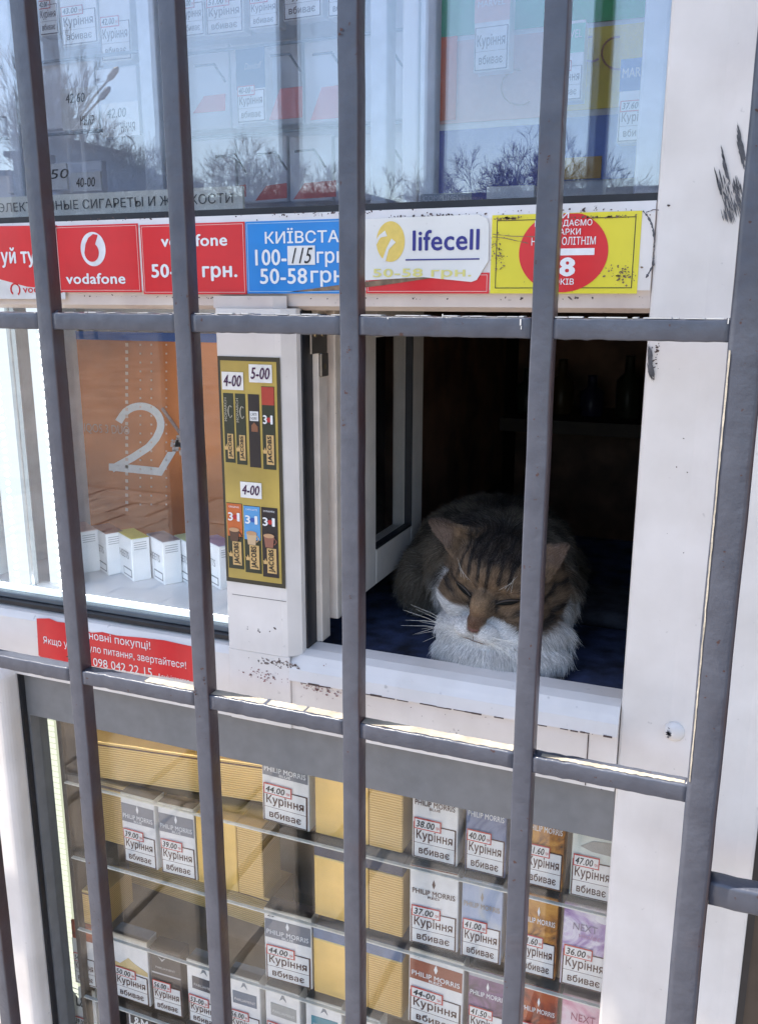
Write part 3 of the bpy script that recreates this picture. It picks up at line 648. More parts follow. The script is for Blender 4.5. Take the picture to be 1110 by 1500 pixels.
# row D
silT = M('silver_lid', (.55, .58, .62), .22, .4); pale = ink((.60, .67, .72), 'pale_blue_card', .25)
def parl(pl, pr, c, price, label, nm='PARLIAMENT'):
    z = SH['D']; xl, xr = Xz(pl, z, Yp), Xz(pr, z, Yp); w_ = xr-xl
    r_ = pack(xl, xr, z, .092, Yp, PD, PW, [], None, price, label, top=silT, warn=True, wfrac=.40)
    plate('print_panel', [(xl+w_*.16, z+.052), (xr-w_*.10, z+.052), (xr-w_*.10, z+.070), (xl+w_*.16, z+.070)], Yp-.0004, c, r_, .0003)
    plate('printed_arrow', [(xl+w_*.42, z+.076), (xl+w_*.52, z+.088), (xl+w_*.62, z+.076), (xl+w_*.52, z+.080)], Yp-.0004, ink((.2, .22, .25), 'arrow_ink'), r_, .0003)
    text(nm, xl+w_*.22, xr-w_*.14, z+.057, z+.0605, Yp-.0008, ink((.6, .6, .6), 'g7'), r_)
    return r_
prow('D', 112, 143, base=redor, design=[(0, 1, .0, .72, PW)], name=None, price='54.00', label='pack with red top on the fourth shelf next to the lit strip', top=rust)
p5 = prow('D', 170, 221, h=.098, base=PW, design=[], name=None, price='50.00', label='silver white pack with gold mountain priced 50.00 on the fourth shelf', top=silT)
xa, xb = Xz(170, .543, Yp), Xz(221, .543, Yp)
plate('printed_mountain', [(xa+.001, .543+.046), (xb-.001, .543+.046), (xb-.001, .543+.052), (xa+(xb-xa)*.62, .543+.060), (xa+(xb-xa)*.45, .543+.066), (xa+(xb-xa)*.2, .543+.054), (xa+.001, .543+.056)], Yp-.0005, ink((.58, .44, .20), 'gold_print'), p5, .0003)
pk = prow('D', 226, 269, h=.095, base=DKC, design=[(.02, .98, .60, .62, silv)], name=None, price='56.00', label='black pack with small chevron priced 56.00 on the fourth shelf', top=DKC)
xa, xb = Xz(226, .543, Yp), Xz(269, .543, Yp)
plate('chevron', [(xa+.012, .543+.084), (xa+.018, .543+.077), (xa+.024, .543+.084), (xa+.018, .543+.080)], Yp-.0005, silv, pk, .0003); text('PARLIAMENT', xa+.008, xb-.008, .543+.066, .543+.069, Yp-.0008, silv, pk)
parl(277, 326, ink((.06, .06, .075), 'parl_dark'), '53-00', 'white pack with dark panel priced 53-00 left of the second bar')
parl(337, 383, ink((.10, .14, .20), 'parl_blue'), '56.00', 'white pack with dark blue panel right of the second bar')
parl(391, 441, ink((.30, .31, .30), 'parl_grey'), '56.00', 'white pack with grey panel on the fourth shelf')
parl(449, 500, ink((.06, .24, .30), 'parl_teal'), '56.00', 'white pack with teal panel left of the third bar')
parl(508, 556, ink((.12, .14, .20), 'parl_night'), '53.00', 'white pack with night blue panel right of the third bar')
# row E (only the tops show)
zE = SH['E']
for (pl, pr, b0, t_, lab) in ((108, 140, PW, 'L&M', 'white pack at the bottom edge beside the lit strip'), (184, 224, DKC, 'L&M', 'black pack with white monogram, left of two at the bottom edge'), (232, 272, DKC, 'L&M', 'black pack with white monogram, right of two at the bottom edge')):
    xa, xb = Xz(pl, zE+.06, Yp), Xz(pr, zE+.06, Yp)
    r_ = pack(xa, xb, zE, .097, Yp, PD, b0, [], None, '39.00', lab, top=TOPD)
    text(t_, xa+.006, xb-.006, zE+.066, zE+.082, Yp-.0008, W_ if b0 is DKC else K_, r_, bold=.02)

# gold cartons
CB = M('dark_blue_lid', (.035, .045, .085), .35, var=.2)
CBL = M('blue_lid', (.14, .19, .30), .3, var=.2)
def carton(xl, xr, z, h, Y, d, label, blue=True, rz=0., ridge=True):
    r_ = empty('gold_carton', (xl, Y, z), label, 'carton', 'gold cartons on the glass shelves', rz)
    mm = (xl+(xr-xl)*.62)
    hb = h*.16 if blue else 0
    box('smooth_face', xl, mm, Y, Y+d, z, z+h-hb, GOLD, r_, .0012, 1)
    box('ridged_face', mm+.0003, xr, Y+.0004, Y+d, z, z+h-hb, GOLDR, r_, .0012, 1)
    if blue: box('blue_lid', xl, xr, Y+.0002, Y+d, z+h-hb+.0002, z+h, CB if blue == 1 else CBL, r_, .001, 1)
    return r_
carton(Xz(462, .861, Yp), Xz(589, .861, Yp), .861, .086, Yp, .05, 'gold carton on the top shelf behind the third bar', blue=0)
carton(Xz(461, .7545, Yp), Xz(589, .7545, Yp), .7545, .092, Yp, .05, 'gold carton with dark blue top on the second shelf behind the third bar', blue=1)
carton(Xz(460, .648, Yp), Xz(588, .648, Yp), .648, .088, Yp, .05, 'gold carton with blue top on the third shelf behind the third bar', blue=2)
def lying(xl, xr, z, h, Y, d, label, rz):
    r_ = empty('gold_carton', (xl, Y, z), label, 'carton', 'gold cartons on the glass shelves', rz)
    box('ridged_face', xl, xr, Y, Y+d, z, z+h, GOLDR, r_, .0012, 1)
    box('print_band', xl, xr, Y-.0003, Y-.0001, z+h*.9, z+h*.94, BR_, r_); return r_
lying(-.725, -.478, .861, .050, .042, .085, 'gold carton lying flat at the left of the top shelf', R(7))
lying(-.728, -.495, .7545, .087, .066, .05, 'gold carton standing behind the pair of white packs', 0.)
carton(Xz(291, .7545, Yp), Xz(386, .7545, Yp), .7545, .094, Yp, .045, 'pale gold carton on the second shelf behind the second bar', blue=0)
lying(-.73, -.50, .648, .046, .125, .06, 'gold carton lying at the back of the third shelf', R(-3))
lying(-.734, -.70, .648, .05, .034, .06, 'gold carton end beside the lit strip on the third shelf', 0.)

# ------- packs behind the upper glass
def upack(L, Rr, T, B, Y, base, design, name, price, label, wfrac=.44, **k):
    mpx, mpy = (L+Rr)/2, (T+B)/2
    return pack(X(L, mpy, Y), X(Rr, mpy, Y), Z(mpx, B, Y), Z(mpx, T, Y)-Z(mpx, B, Y), Y, .02, base, design, name, price, label, group='packs behind the upper glass', wfrac=wfrac, **k)
UY = .34
upack(262, 298, -60, 54, UY, PW, [], None, '37.00', 'pack hanging behind the upper glass right of the second bar')
upack(300, 356, -62, 50, UY, PW, [], None, '51.00', 'pack priced 51.00 hanging behind the upper glass')
upack(363, 408, -60, 41, UY, PW, [], None, '44.00', 'narrow pack hanging behind the upper glass near its top edge')
upack(413, 472, -80, 28, UY, PW, [], None, '56.00', 'pack hanging behind the upper glass left of the third bar', wfrac=.5)
upack(480, 530, -90, 24, UY, PW, [], None, '56.00', 'pack hanging behind the third bar at the top edge')
dv = upack(346, 389, 70, 180, UY, PW, [(.0, 1, .46, 1, ink((.05, .11, .22), 'petrol'))], None, '40-00', 'dark blue and white pack priced 40-00 in the white bins')
text('Davidoff', X(358, 95, UY), X(384, 95, UY), Z(370, 101, UY), Z(370, 91, UY), UY-.0008, silv, dv, shear=.4)
upack(88, 142, -38, 66, .30, PW, [], None, '43.00', 'pack priced 43.00 at the upper left, right of the first bar', wfrac=.5)
upack(146, 190, -30, 90, .30, PW, [], None, '42.00', 'pack priced 42.00 at the upper left behind the glass', wfrac=.5)
upack(56, 84, -40, 52, .30, PW, [], None, '42.00', 'pack half hidden by the first bar behind the upper glass', wfrac=.5)
upack(-10, 34, -40, 40, .30, PW, [], None, '42.00', 'pack at the far upper left behind the glass', wfrac=.5)
for (l, r2, t, b2, p, lab) in ((90, 144, 128, 190, '42.60', 'white price card at the left of the upper window'), (150, 204, 150, 200, '42.00', 'white price card beside the left upright of the upper window'), (20, 60, 236, 276, None, 'low white pack card left of the first bar'), (66, 98, 240, 278, '50', 'low white card right of the first bar'), (104, 148, 252, 280, '40-00', 'low white card priced 40-00 above the shop sign')):
    mpx, mpy = (l+r2)/2, (t+b2)/2; Y = .26
    c_ = empty('price_card', (X(l, mpy, Y), Y, Z(mpx, b2, Y)), lab, 'price card', 'price cards in the upper window')
    box('card', X(l, mpy, Y), X(r2, mpy, Y), Y, Y+.004, Z(mpx, b2, Y), Z(mpx, t, Y), PW, c_)
    if p: text(p, X(l+8, mpy, Y), X(l+36, mpy, Y), Z(mpx, t+22, Y), Z(mpx, t+8, Y), Y-.0005, K_, c_, bold=.005, shear=.2); (text('нння', X((l+r2)/2, mpy, Y), X(r2-6, mpy, Y), Z(mpx, b2-6, Y), Z(mpx, b2-20, Y), Y-.0005, BR_, c_, bold=.01) if b2-t > 45 else None)
    elif r2-l > 36: text('нння', X(l+8, mpy, Y), X(r2-6, mpy, Y), Z(mpx, b2-10, Y), Z(mpx, t+14, Y), Y-.0005, BR_, c_, bold=.02)
mvw = ink((.72, .72, .70), 'marvel_white')
m1 = upack(694, 746, -14, 104, .30, PW, [(0.0, 1, .62, 1, ink((.70, .42, .36), 'coral_tint'))], None, None, 'white and coral pack in the upper window left of the fourth bar', wfrac=.56)
text('MARVEL', X(700, 6, .30), X(740, 6, .30), Z(720, 9, .30), Z(720, 0, .30), .2990, W_, m1)
m2 = upack(806, 854, 30, 148, .30, PW, [(0.3, 1, .60, .96, ink((.12, .50, .30), 'mint_tint'))], None, '37.50', 'white and green pack in the upper window right of the fourth bar')
text('MARVEL', X(812, 50, .30), X(852, 50, .30), Z(832, 56, .30), Z(832, 44, .30), .2990, W_, m2)
m3 = upack(906, 964, 84, 208, .26, PW, [(0.0, 1, .62, 1, ink((.05, .13, .42), 'royal_tint'))], None, '37.60', 'white and royal blue pack at the right side of the upper window')
text('MARVEL', X(912, 105, .26), X(960, 105, .26), Z(936, 112, .26), Z(936, 98, .26), .2590, W_, m3)
# shop sign and small boxes on the inner window board
sg = empty('shop_sign', (X(170, 300, .06), .06, 1.481), 'long cream strip sign with dark Cyrillic capitals inside the upper window', 'sign')
xs0, xs1 = X(-60, 300, .06), X(356, 300, .06); zs0, zs1 = 1.516, Z(170, 281, .06)
box('board', xs0, xs1, .06, .064, 1.4805, zs1, M('sign_cream', (.86, .86, .74), .5), sg)
text('ЭЛЕКТРОННЫЕ СИГАРЕТЫ И ЖИДКОСТИ', X(-2, 300, .06), X(342, 298, .06), Z(170, 307, .06), Z(170, 290, .06), .0594, ink((.05, .07, .08), 'sign_ink'), sg, bold=.006)
bx = box('small_box', X(712, 280, .09), X(782, 280, .09), .09, .13, 1.4805, Z(745, 272, .09), M('pale_card', (.66, .68, .70), .4), None, .001); tag(bx, 'pale flat box on the window board left of the fourth bar', 'box')
cm = empty('name_strip', (X(650, 290, .07), .07, 1.4805), 'thin clear strip with small capitals on the window board', 'sign')
box('strip', X(615, 290, .07), X(690, 290, .07), .07, .072, 1.4805, Z(650, 283, .07), M('strip_grey', (.30, .34, .38), .4), cm)
text('COMPLIMENT', X(620, 290, .07), X(682, 290, .07), Z(650, 294, .07), Z(650, 286, .07), .0695, ink((.6, .62, .65), 'pale2'), cm)

# ------------------------------------------------------------------ stickers on the transom
TY = -.0012
def sticker(name, L, Rr, T, B, mat, label, Y=TY-.0006, cat='sticker', corner=0., pts=None):
    mpx, mpy = (L+Rr)/2, (T+B)/2
    x0, x1, z0, z1 = X(L, mpy, Y), X(Rr, mpy, Y), Z(mpx, B, Y), Z(mpx, T, Y)
    r_ = empty(name, ((x0+x1)/2, Y, z0), label, cat, 'stickers on the frame of the kiosk')
    if pts: P_ = [(X(a, b, Y), Z(a, b, Y)) for a, b in pts]
    else: P_ = [(x0, z0), (x1, z0), (x1, z1), (x0, z1)]
    plate('sheet', P_, Y, mat, r_, .0005); return r_, (x0, x1, z0, z1), Y
def border(parent, x0, x1, z0, z1, Y, mat, t=.0005, ins=.0016):
    for a in ((x0+ins, x1-ins, z0+ins, z0+ins+t), (x0+ins, x1-ins, z1-ins-t, z1-ins), (x0+ins, x0+ins+t, z0+ins+t, z1-ins-t), (x1-ins-t, x1-ins, z0+ins+t, z1-ins-t)):
        plate('border_line', [(a[0], a[2]), (a[1], a[2]), (a[1], a[3]), (a[0], a[3])], Y-.0003, mat, parent, .0002)
REDS = M('red_sticker', (.66, .022, .028), .32, var=.06, scale=30, bump=.15, bscale=40)
# torn older sticker under the first one
r0, bx_, Y0 = sticker('sticker', -40, 95, 400, 438, M('white_sticker', (.70, .68, .66), .4, specks=.4), 'white torn sticker with small red ring peeping out below the first red sticker', Y=TY-.0003)
textp('vodafone', 34, 418, 92, 429, Y0-.0003, RED, r0, bold=.01)
ce = at(23, 424, Y0-.0003); bm = bmesh.new()
tube(bm, [(ce[0]+.006*math.cos(t*.5), Y0-.0003, ce[2]+.006*math.sin(t*.5)) for t in range(-2, 9)], .0009, 5); bmobj('printed_ring', bm, RED, r0)
r1, b1, Y1 = sticker('sticker', -60, 88, 331, 425, REDS, 'red sticker at the left edge of the photo with white word end', pts=[(-60, 332), (84, 330), (86, 424), (40, 420), (0, 409), (-60, 400)])
textp('уй тут', 2, 362, 62, 392, Y1-.0004, W_, r1, bold=.03)
r2_, b2_, Y2 = sticker('sticker', 84, 205, 329, 428, REDS, 'red operator sticker with round white speech mark logo')
border(r2_, *b2_, Y2, ink((.75, .45, .42), 'pale_red'))
cx_, cz_ = X(137, 365, Y2), Z(137, 365, Y2); rx = .0152; rz_ = .0165
plate('logo_disc', ellipse_pts(cx_, cz_, rx, rz_, 48), Y2-.0004, M('logo_silver', (.74, .74, .76), .3, var=.15, scale=60), r2_, .0003)
tear = [(cx_+.0055*math.cos(t)*(1 if math.sin(t) < .3 else 1), cz_-.0015+.0075*math.sin(t)) for t in [math.pi*2*k/40 for k in range(-10, 22)]]
drop = [(cx_-.0018+.0088*math.cos(math.pi*2*k/32), cz_-.003+.0092*math.sin(math.pi*2*k/32)) for k in range(-16, 6)]+[(cx_+.0070, cz_+.0135), (cx_+.0016, cz_+.0145), (cx_-.0045, cz_+.0110), (cx_-.0085, cz_+.0050)]
plate('logo_drop', drop, Y2-.0008, RED, r2_, .0003)
textp('vodafone', 97, 400, 184, 416, Y2-.0004, W_, r2_, bold=.025)
r3, b3, Y3 = sticker('sticker', 208, 360, 327, 431, REDS, 'red price sticker between the first and second bar with white prices')
border(r3, *b3, Y3, ink((.75, .45, .42), 'pale_red'))
textp('vodafone', 236, 343, 333, 361, Y3-.0004, W_, r3, bold=.025)
textp('50-58 грн.', 222, 386, 348, 412, Y3-.0004, W_, r3, bold=.03)
BLU = M('blue_sticker', (.022, .23, .62), .32, var=.08, scale=25, bump=.12, bscale=40)
r4, b4, Y4 = sticker('sticker', 361, 533, 322, 430, BLU, 'bright blue price sticker with a handwritten 115 patch')
border(r4, *b4, Y4, ink((.35, .55, .75), 'pale_blue'))
textp('КИЇВСТАР', 388, 333, 512, 356, Y4-.0004, W_, r4, bold=.015)
textp('100-', 374, 365, 420, 389, Y4-.0004, W_, r4, bold=.02); textp('грн', 464, 368, 506, 391, Y4-.0004, W_, r4, bold=.015)
textp('50-58', 381, 393, 450, 416, Y4-.0004, W_, r4, bold=.02); textp('грн', 455, 396, 504, 420, Y4-.0004, W_, r4, bold=.015)
xx0, xx1, zz0, zz1 = X(422, 374, Y4), X(462, 374, Y4), Z(442, 388, Y4), Z(442, 360, Y4)
pp = plate('paper_patch', [(xx0, zz0), (xx1, zz0), (xx1, zz1), (xx0, zz1)], Y4-.0010, PW, r4, .0005)
textp('115', 427, 363, 458, 386, Y4-.0014, K_, pp, shear=.45, bold=-.008)
r5b, b5, Y5 = sticker('sticker', 536, 716, 400, 430, REDS, 'red sticker strip showing below the peeling white sticker', Y=TY-.0004)
border(r5b, *b5, Y5, ink((.75, .45, .42), 'pale_red'))
# torn brown backing paper
plate('torn_paper', [(X(a, b, TY-.0007), Z(a, b, TY-.0007)) for a, b in ((420, 428), (500, 417), (560, 410), (640, 402), (648, 405), (560, 418), (500, 425))], TY-.0009, BGLUE, r5b, .0003)
LS = M('white_sticker2', (.74, .73, .70), .35, var=.05, scale=20, bump=.2, bscale=40, specks=.25)
r6, b6, Y6 = sticker('sticker', 530, 716, 318, 413, LS, 'white peeling sticker with yellow round logo and navy lettering', Y=TY-.0016,
                     pts=[(530, 321), (600, 318), (700, 314), (713, 320), (716, 330), (715, 382), (698, 410), (690, 413), (620, 406), (530, 411)])
YEL = ink((.75, .55, .13), 'warm_yellow')
lc = at(572, 354, Y6); plate('logo_disc', ellipse_pts(lc[0], lc[2], .0132, .0170, 40), Y6-.0004, YEL, r6, .0003)
bm = bmesh.new()
for (ax, ay, bx2, by2) in ((-.004, .007, -.014, -.001), (.003, .001, -.006, -.016)):
    tube(bm, [(lc[0]+ax, Y6-.0007, lc[2]+ay), (lc[0]+(ax+bx2)/2-.001, Y6-.0007, lc[2]+(ay+by2)/2+.0015), (lc[0]+bx2, Y6-.0007, lc[2]+by2)], [.0026, .0012, .0016], 8)
for v in bm.verts: v.co.y = Y6-.0006+(v.co.y-(Y6-.0007))*.1
bmobj('logo_swoosh', bm, LS, r6)
textp('lifecell', 604, 336, 702, 367, Y6-.0004, NAVY, r6, bold=.02)
a, b9 = X(594, 381, Y6), X(702, 379, Y6); zz = Z(648, 380, Y6); plate('underline', [(a, zz-.0006), (b9, zz-.0006), (b9, zz+.0006), (a, zz+.0006)], Y6-.0004, NAVY, r6, .0002)
textp('50-58 грн.', 546, 393, 690, 409, Y6-.0004, ink((.72, .66, .22), 'faded_yellow'), r6, bold=.02)
YS = M('yellow_sticker', (.74, .64, .035), .35, var=.06, scale=20, bump=.12, bscale=40, specks=.5)
r7, b7, Y7 = sticker('sign', 719, 936, 312, 430, YS, 'yellow age limit sticker with red disc and white writing', cat='sign')
border(r7, *b7, Y7, K_, .0006, .0042)
dc = at(824, 369, Y7); plate('red_disc', [(x, min(z, b7[3]-.0006)) for x, z in ellipse_pts(dc[0], dc[2]-.0002, .0362, .0318, 64)], Y7-.0005, REDS, r7, .0003)
YT = Y7-.0009
textp('МИ', 806, 311, 833, 320, YT, W_, r7, bold=.012)
textp('НЕ ПРОДАЄМО', 783, 322, 867, 333, YT, W_, r7, bold=.012); textp('ЦИГАРКИ', 796, 335, 850, 346, YT, W_, r7, bold=.012); textp('НЕПОВНОЛІТНІМ', 778, 347, 872, 359, YT, W_, r7, bold=.012)
x0, x1, z0, z1 = X(786, 369, YT), X(870, 369, YT), Z(828, 374, YT), Z(828, 364, YT); plate('white_bar', [(x0, z0), (x1, z0), (x1, z1), (x0, z1)], YT, W_, r7, .0002)
textp('18', 802, 377, 842, 405, YT, W_, r7, bold=.05); textp('РОКІВ', 804, 408, 840, 417, YT, W_, r7, bold=.012)
flakes('worn_spots', X(765, 345, Y7)-.02, Z(750, 370, Y7), .014, .03, 60, Y7-.0012, BGLUE, r7, 3, .0007)
flakes('worn_spots', X(910, 400, Y7), Z(910, 400, Y7), .02, .012, 70, Y7-.0012, BGLUE, r7, 4, .0008)
flakes('worn_spots', X(880, 318, Y7), Z(880, 318, Y7), .05, .0014, 60, Y7-.0012, BGLUE, r7, 8, .0008)
flakes('worn_spots', X(745, 320, Y7), Z(745, 320, Y7), .022, .0016, 50, Y7-.0012, BGLUE, r7, 9, .0008)
# dirt and flaking along the frame
DF = .55
for (a, b, ww, hh, n_, s_, sd) in ((170, 321, .16, .0028, 70, .0011, 1), (470, 313, .12, .003, 90, .0011, 2), (640, 316, .10, .003, 90, .0012, 3), (830, 308, .10, .003, 60, .001, 4), (830, 436, .10, .0012, 26, .0013, 5), (560, 437, .22, .0015, 30, .001, 6), (320, 436, .08, .0013, 24, .001, 7), (180, 434, .12, .0015, 24, .0009, 11)):
    p = at(a, b, TY); flakes('paint_flakes', p[0], p[2], ww, hh, int(n_*DF), TY-.00012, RUST, K, sd, s_*.85)
def crack(pts, r_, Y, mt=SOOT):
    bm = bmesh.new(); rr = random.Random(len(pts)); P_ = []
    for (a0, b0), (a1, b1) in zip(pts[:-1], pts[1:]):
        for k in range(6): P_.append(at(a0+(a1-a0)*k/6+rr.uniform(-.6, .6), b0+(b1-b0)*k/6, Y))
    tube(bm, [tuple(p) for p in P_], [r_*rr.uniform(.3, 1.5) for _ in P_], 5)
    for v in bm.verts: v.co.y = Y-.0002+(v.co.y-Y)*.15
    bmobj('crack', bm, mt, K)
crack([(941, 309), (950, 320), (956, 335), (958, 350), (957, 365)], .0007, TY-.0001); crack([(957, 378), (956, 388), (950, 400), (944, 408)], .0008, TY-.0001); crack([(957, 365), (957, 380)], .0003, TY-.0001)
crack([(946, 311), (957, 307), (966, 308)], .0003, TY-.0001, RUST); crack([(722, 347), (740, 349), (780, 358)], .0003, TY-.0025, BGLUE); crack([(722, 343), (750, 346), (790, 347)], .0003, TY-.0025, BGLUE)
# black brush smears on the casing: a few upright strokes
def smear(pts, Y, seed):
    r = random.Random(seed); vs = []; fs = []; xs = [p[0] for p in pts]; ys = [p[1] for p in pts]; tries = 0
    def ins(q, poly):
        c = False
        for k in range(len(poly)):
            (x1, y1), (x2, y2) = poly[k-1], poly[k]
            if (y1 > q[1]) != (y2 > q[1]) and q[0] < (x2-x1)*(q[1]-y1)/(y2-y1)+x1: c = not c
        return c
    while len(fs) < 130 and tries < 6000:
        tries += 1; q = (r.uniform(min(xs), max(xs)), r.uniform(min(ys), max(ys)))
        if not ins(q, pts): continue
        L_ = r.uniform(3, 11); w_ = r.uniform(.25, 1.1); b = len(vs); sl = r.uniform(.12, .32)
        for (dx, dy) in ((-w_, -.3*L_), (0, -L_), (w_, -.2*L_), (w_*.8, .5*L_), (0, L_), (-w_*.7, .4*L_)):
            a0 = at(q[0]+dx+dy*sl, q[1]+dy, Y); vs.append((a0[0], Y-.0023-.000004*(len(fs) % 40), a0[2]))
        fs.append(tuple(range(b, b+6)))
    o = mesh('paint_smear', vs, fs, SOOT, K); o['kind'] = 'stuff'; return
    vs = [(X(a, b, Y), Z(a, b, Y)) for a, b in pts]; plate('paint_smear', vs, Y-.0027, SOOT, K, .0024)
smear([(1054, 250), (1060, 262), (1064, 280), (1067, 262), (1070, 285), (1074, 268), (1079, 262), (1084, 270), (1086, 290), (1088, 308), (1080, 312), (1070, 322), (1061, 326), (1056, 315), (1062, 306), (1052, 285)], 0, 1)
smear([(1047, 252), (1050, 262), (1056, 280), (1052, 276)], 0, 2); smear([(1081, 186), (1086, 205), (1091, 232), (1088, 244), (1083, 228), (1079, 212)], 0, 3); smear([(1056, 215), (1062, 240), (1068, 266), (1060, 250)], 0, 4)
smear([(950, 512), (955, 516), (953, 535), (958, 541), (956, 552), (950, 548)], 0, 5)
p = at(960, 520, 0); flakes('paint_flakes', p[0], p[2], .006, .03, 18, -.0004, RUST, K, 31, .0009)
for (a, b, ww, hh, n_, s_, sd) in ((1060, 425, .012, .008, 14, .0012, 41), (1000, 1400, .02, .09, 9, .0007, 42), (1000, 780, .03, .12, 10, .0006, 43)):
    p = at(a, b, 0); flakes('paint_flakes', p[0], p[2], ww, hh, n_, -.0004, RUST, K, sd, s_)
GRIME = M('grey_grime', (.22, .17, .15), .8, var=.4, scale=300)
PINK = M('pink_primer', (.30, .17, .16), .7, var=.3, scale=200)
for (a, b, ww, hh, n_, s_, sd, Y, mt) in ((410, 972, .040, .006, 60, .0012, 51, -.0094, GRIME), (350, 985, .010, .012, 40, .0011, 52, -.0064, GRIME), (475, 1000, .040, .022, 160, .0010, 53, -.0067, PINK), (385, 990, .05, .012, 60, .0009, 54, -.0094, PINK), (700, 1070, .16, .04, 12, .0008, 55, -.0067, RUST), (380, 920, .03, .02, 8, .0010, 56, -.0102, RUST), (390, 700, .03, .12, 8, .0007, 57, -.0102, RUST)):
    p = at(a, b, Y); flakes('paint_flakes', p[0], p[2], ww, hh, n_, Y-.0001, mt, K, sd, s_)
zg = 1.0670; bm = bmesh.new(); xx = -.385
while xx < -.08:
    l_ = random.uniform(.003, .014); addbox(bm, xx, xx+l_, -.0124, -.0119, zg+random.uniform(0, .0006), zg+random.uniform(.001, .0022)); xx += l_+random.choice((0, 0, .002, .012))
o = bmobj('cracked_edge', bm, RUST, K); o['kind'] = 'stuff'
kb('outline_mark', X(340, 868, -.0104), X(419, 878, -.0104), -.0103, -.0100, 1.1515, 1.1519, RUST)
# screw cap
sc_ = at(987, 1071, 0); cp_ = empty('screw_cap', (sc_[0], -.001, sc_[2]), 'round white screw cap with chipped paint low on the right casing', 'screw cap')
bm = bmesh.new(); bmesh.ops.create_uvsphere(bm, u_segments=32, v_segments=16, radius=1, matrix=Matrix.Translation((sc_[0], -.0002, sc_[2])) @ Matrix.Diagonal((.0092, .0055, .0092, 1)))
bmobj('cap', bm, PVC, cp_, smooth=True)
flakes('chipped_paint', sc_[0]-.0045, sc_[2]+.0005, .0025, .006, 22, -.0058, M('bare_metal', (.12, .12, .13), .5), cp_, 61, .0011)

# red notice under the left window
RY = -.0066
r8 = empty('notice_sticker', (X(170, 990, RY), RY, 1.04), 'red torn notice with white lines of writing and a phone number below the lit window', 'sticker')
N_ = [(54, 906), (72, 906), (84, 911), (110, 914), (118, 921), (134, 927), (150, 926), (170, 931), (205, 934), (240, 938), (262, 943), (281, 947), (284, 950), (285, 999), (230, 990), (150, 978), (100, 970), (60, 962), (57, 960)]
plate('sheet', [(X(a, b, RY), Z(a, b, RY)) for a, b in N_], RY, REDS, r8, .0005)
text('Шановні покупці!', X(112, 930, RY), X(221, 950, RY), Z(166, 945, RY), Z(166, 930, RY), RY-.0004, W_, r8)
r8t = text('Якщо у вас було питання, звертайтеся!', X(64, 935, RY), X(273, 972, RY), Z(170, 964, RY), Z(170, 950, RY), RY-.0004, W_, r8)
text('098 042 22 15', X(137, 966, RY), X(223, 982, RY), Z(180, 983, RY), Z(180, 971, RY), RY-.0004, W_, r8)
text('Адміністратор', X(232, 990, RY), X(278, 997, RY), Z(255, 1000, RY), Z(255, 990, RY), RY-.0004, W_, r8)

# coffee sticker on the mullion
JY = -.0104
j = empty('coffee_sticker', (-.434, JY, 1.165), 'tall gold sticker with coffee sachets and handwritten prices on the white column', 'sticker')
jx0, jx1, jz0, jz1 = -.4678, -.4003, 1.1655, 1.3925
def jp(u, v): return (jx0+(jx1-jx0)*u, jz1+(jz0-jz1)*v)         # fractions across and down the sticker
def jrect(nm, u0, u1, v0, v1, dy, mt, par=None, th=.0003):
    (a, b), (c, d) = jp(u0, v1), jp(u1, v0)
    return plate(nm, [(a, b), (c, b), (c, d), (a, d)], JY-dy, mt, par or j, th)
OLV = ink((.045, .038, .022), 'olive_black')
jrect('border', 0, 1, 0, 1, .0004, OLV); 
jrect('gold_field', .045, .945, .018, .980, .0008, M('gold_sticker', (.50, .36, .085), .38, var=.18, scale=12, tint=(.42, .30, .07)))
STG = ink((.03, .034, .018), 'sachet_green'); STB = ink((.025, .018, .018), 'sachet_black'); LAB = ink((.62, .40, .16), 'sachet_label')
def jt(s, u0, u1, v0, v1, dy, mt, par, **k):
    (a, b), (c, d) = jp(u0, v1), jp(u1, v0); return text(s, a, c, b, d, JY-dy, mt, par, **k)
def jvert(s, u0, u1, v0, v1, dy, mt, par, **k):        # word running upwards
    (a, b), (c, d) = jp(u0, v1), jp(u1, v0)
    o = text(s, 0, 1, 0, 1, JY-dy, mt, par, **k); g_ = ORG[par]; o.scale = (d-b, c-a, 1); o.rotation_euler = (math.pi/2, -math.pi/2, 0); o.location = (c-g_[0], JY-dy-g_[1], b-g_[2]); return o
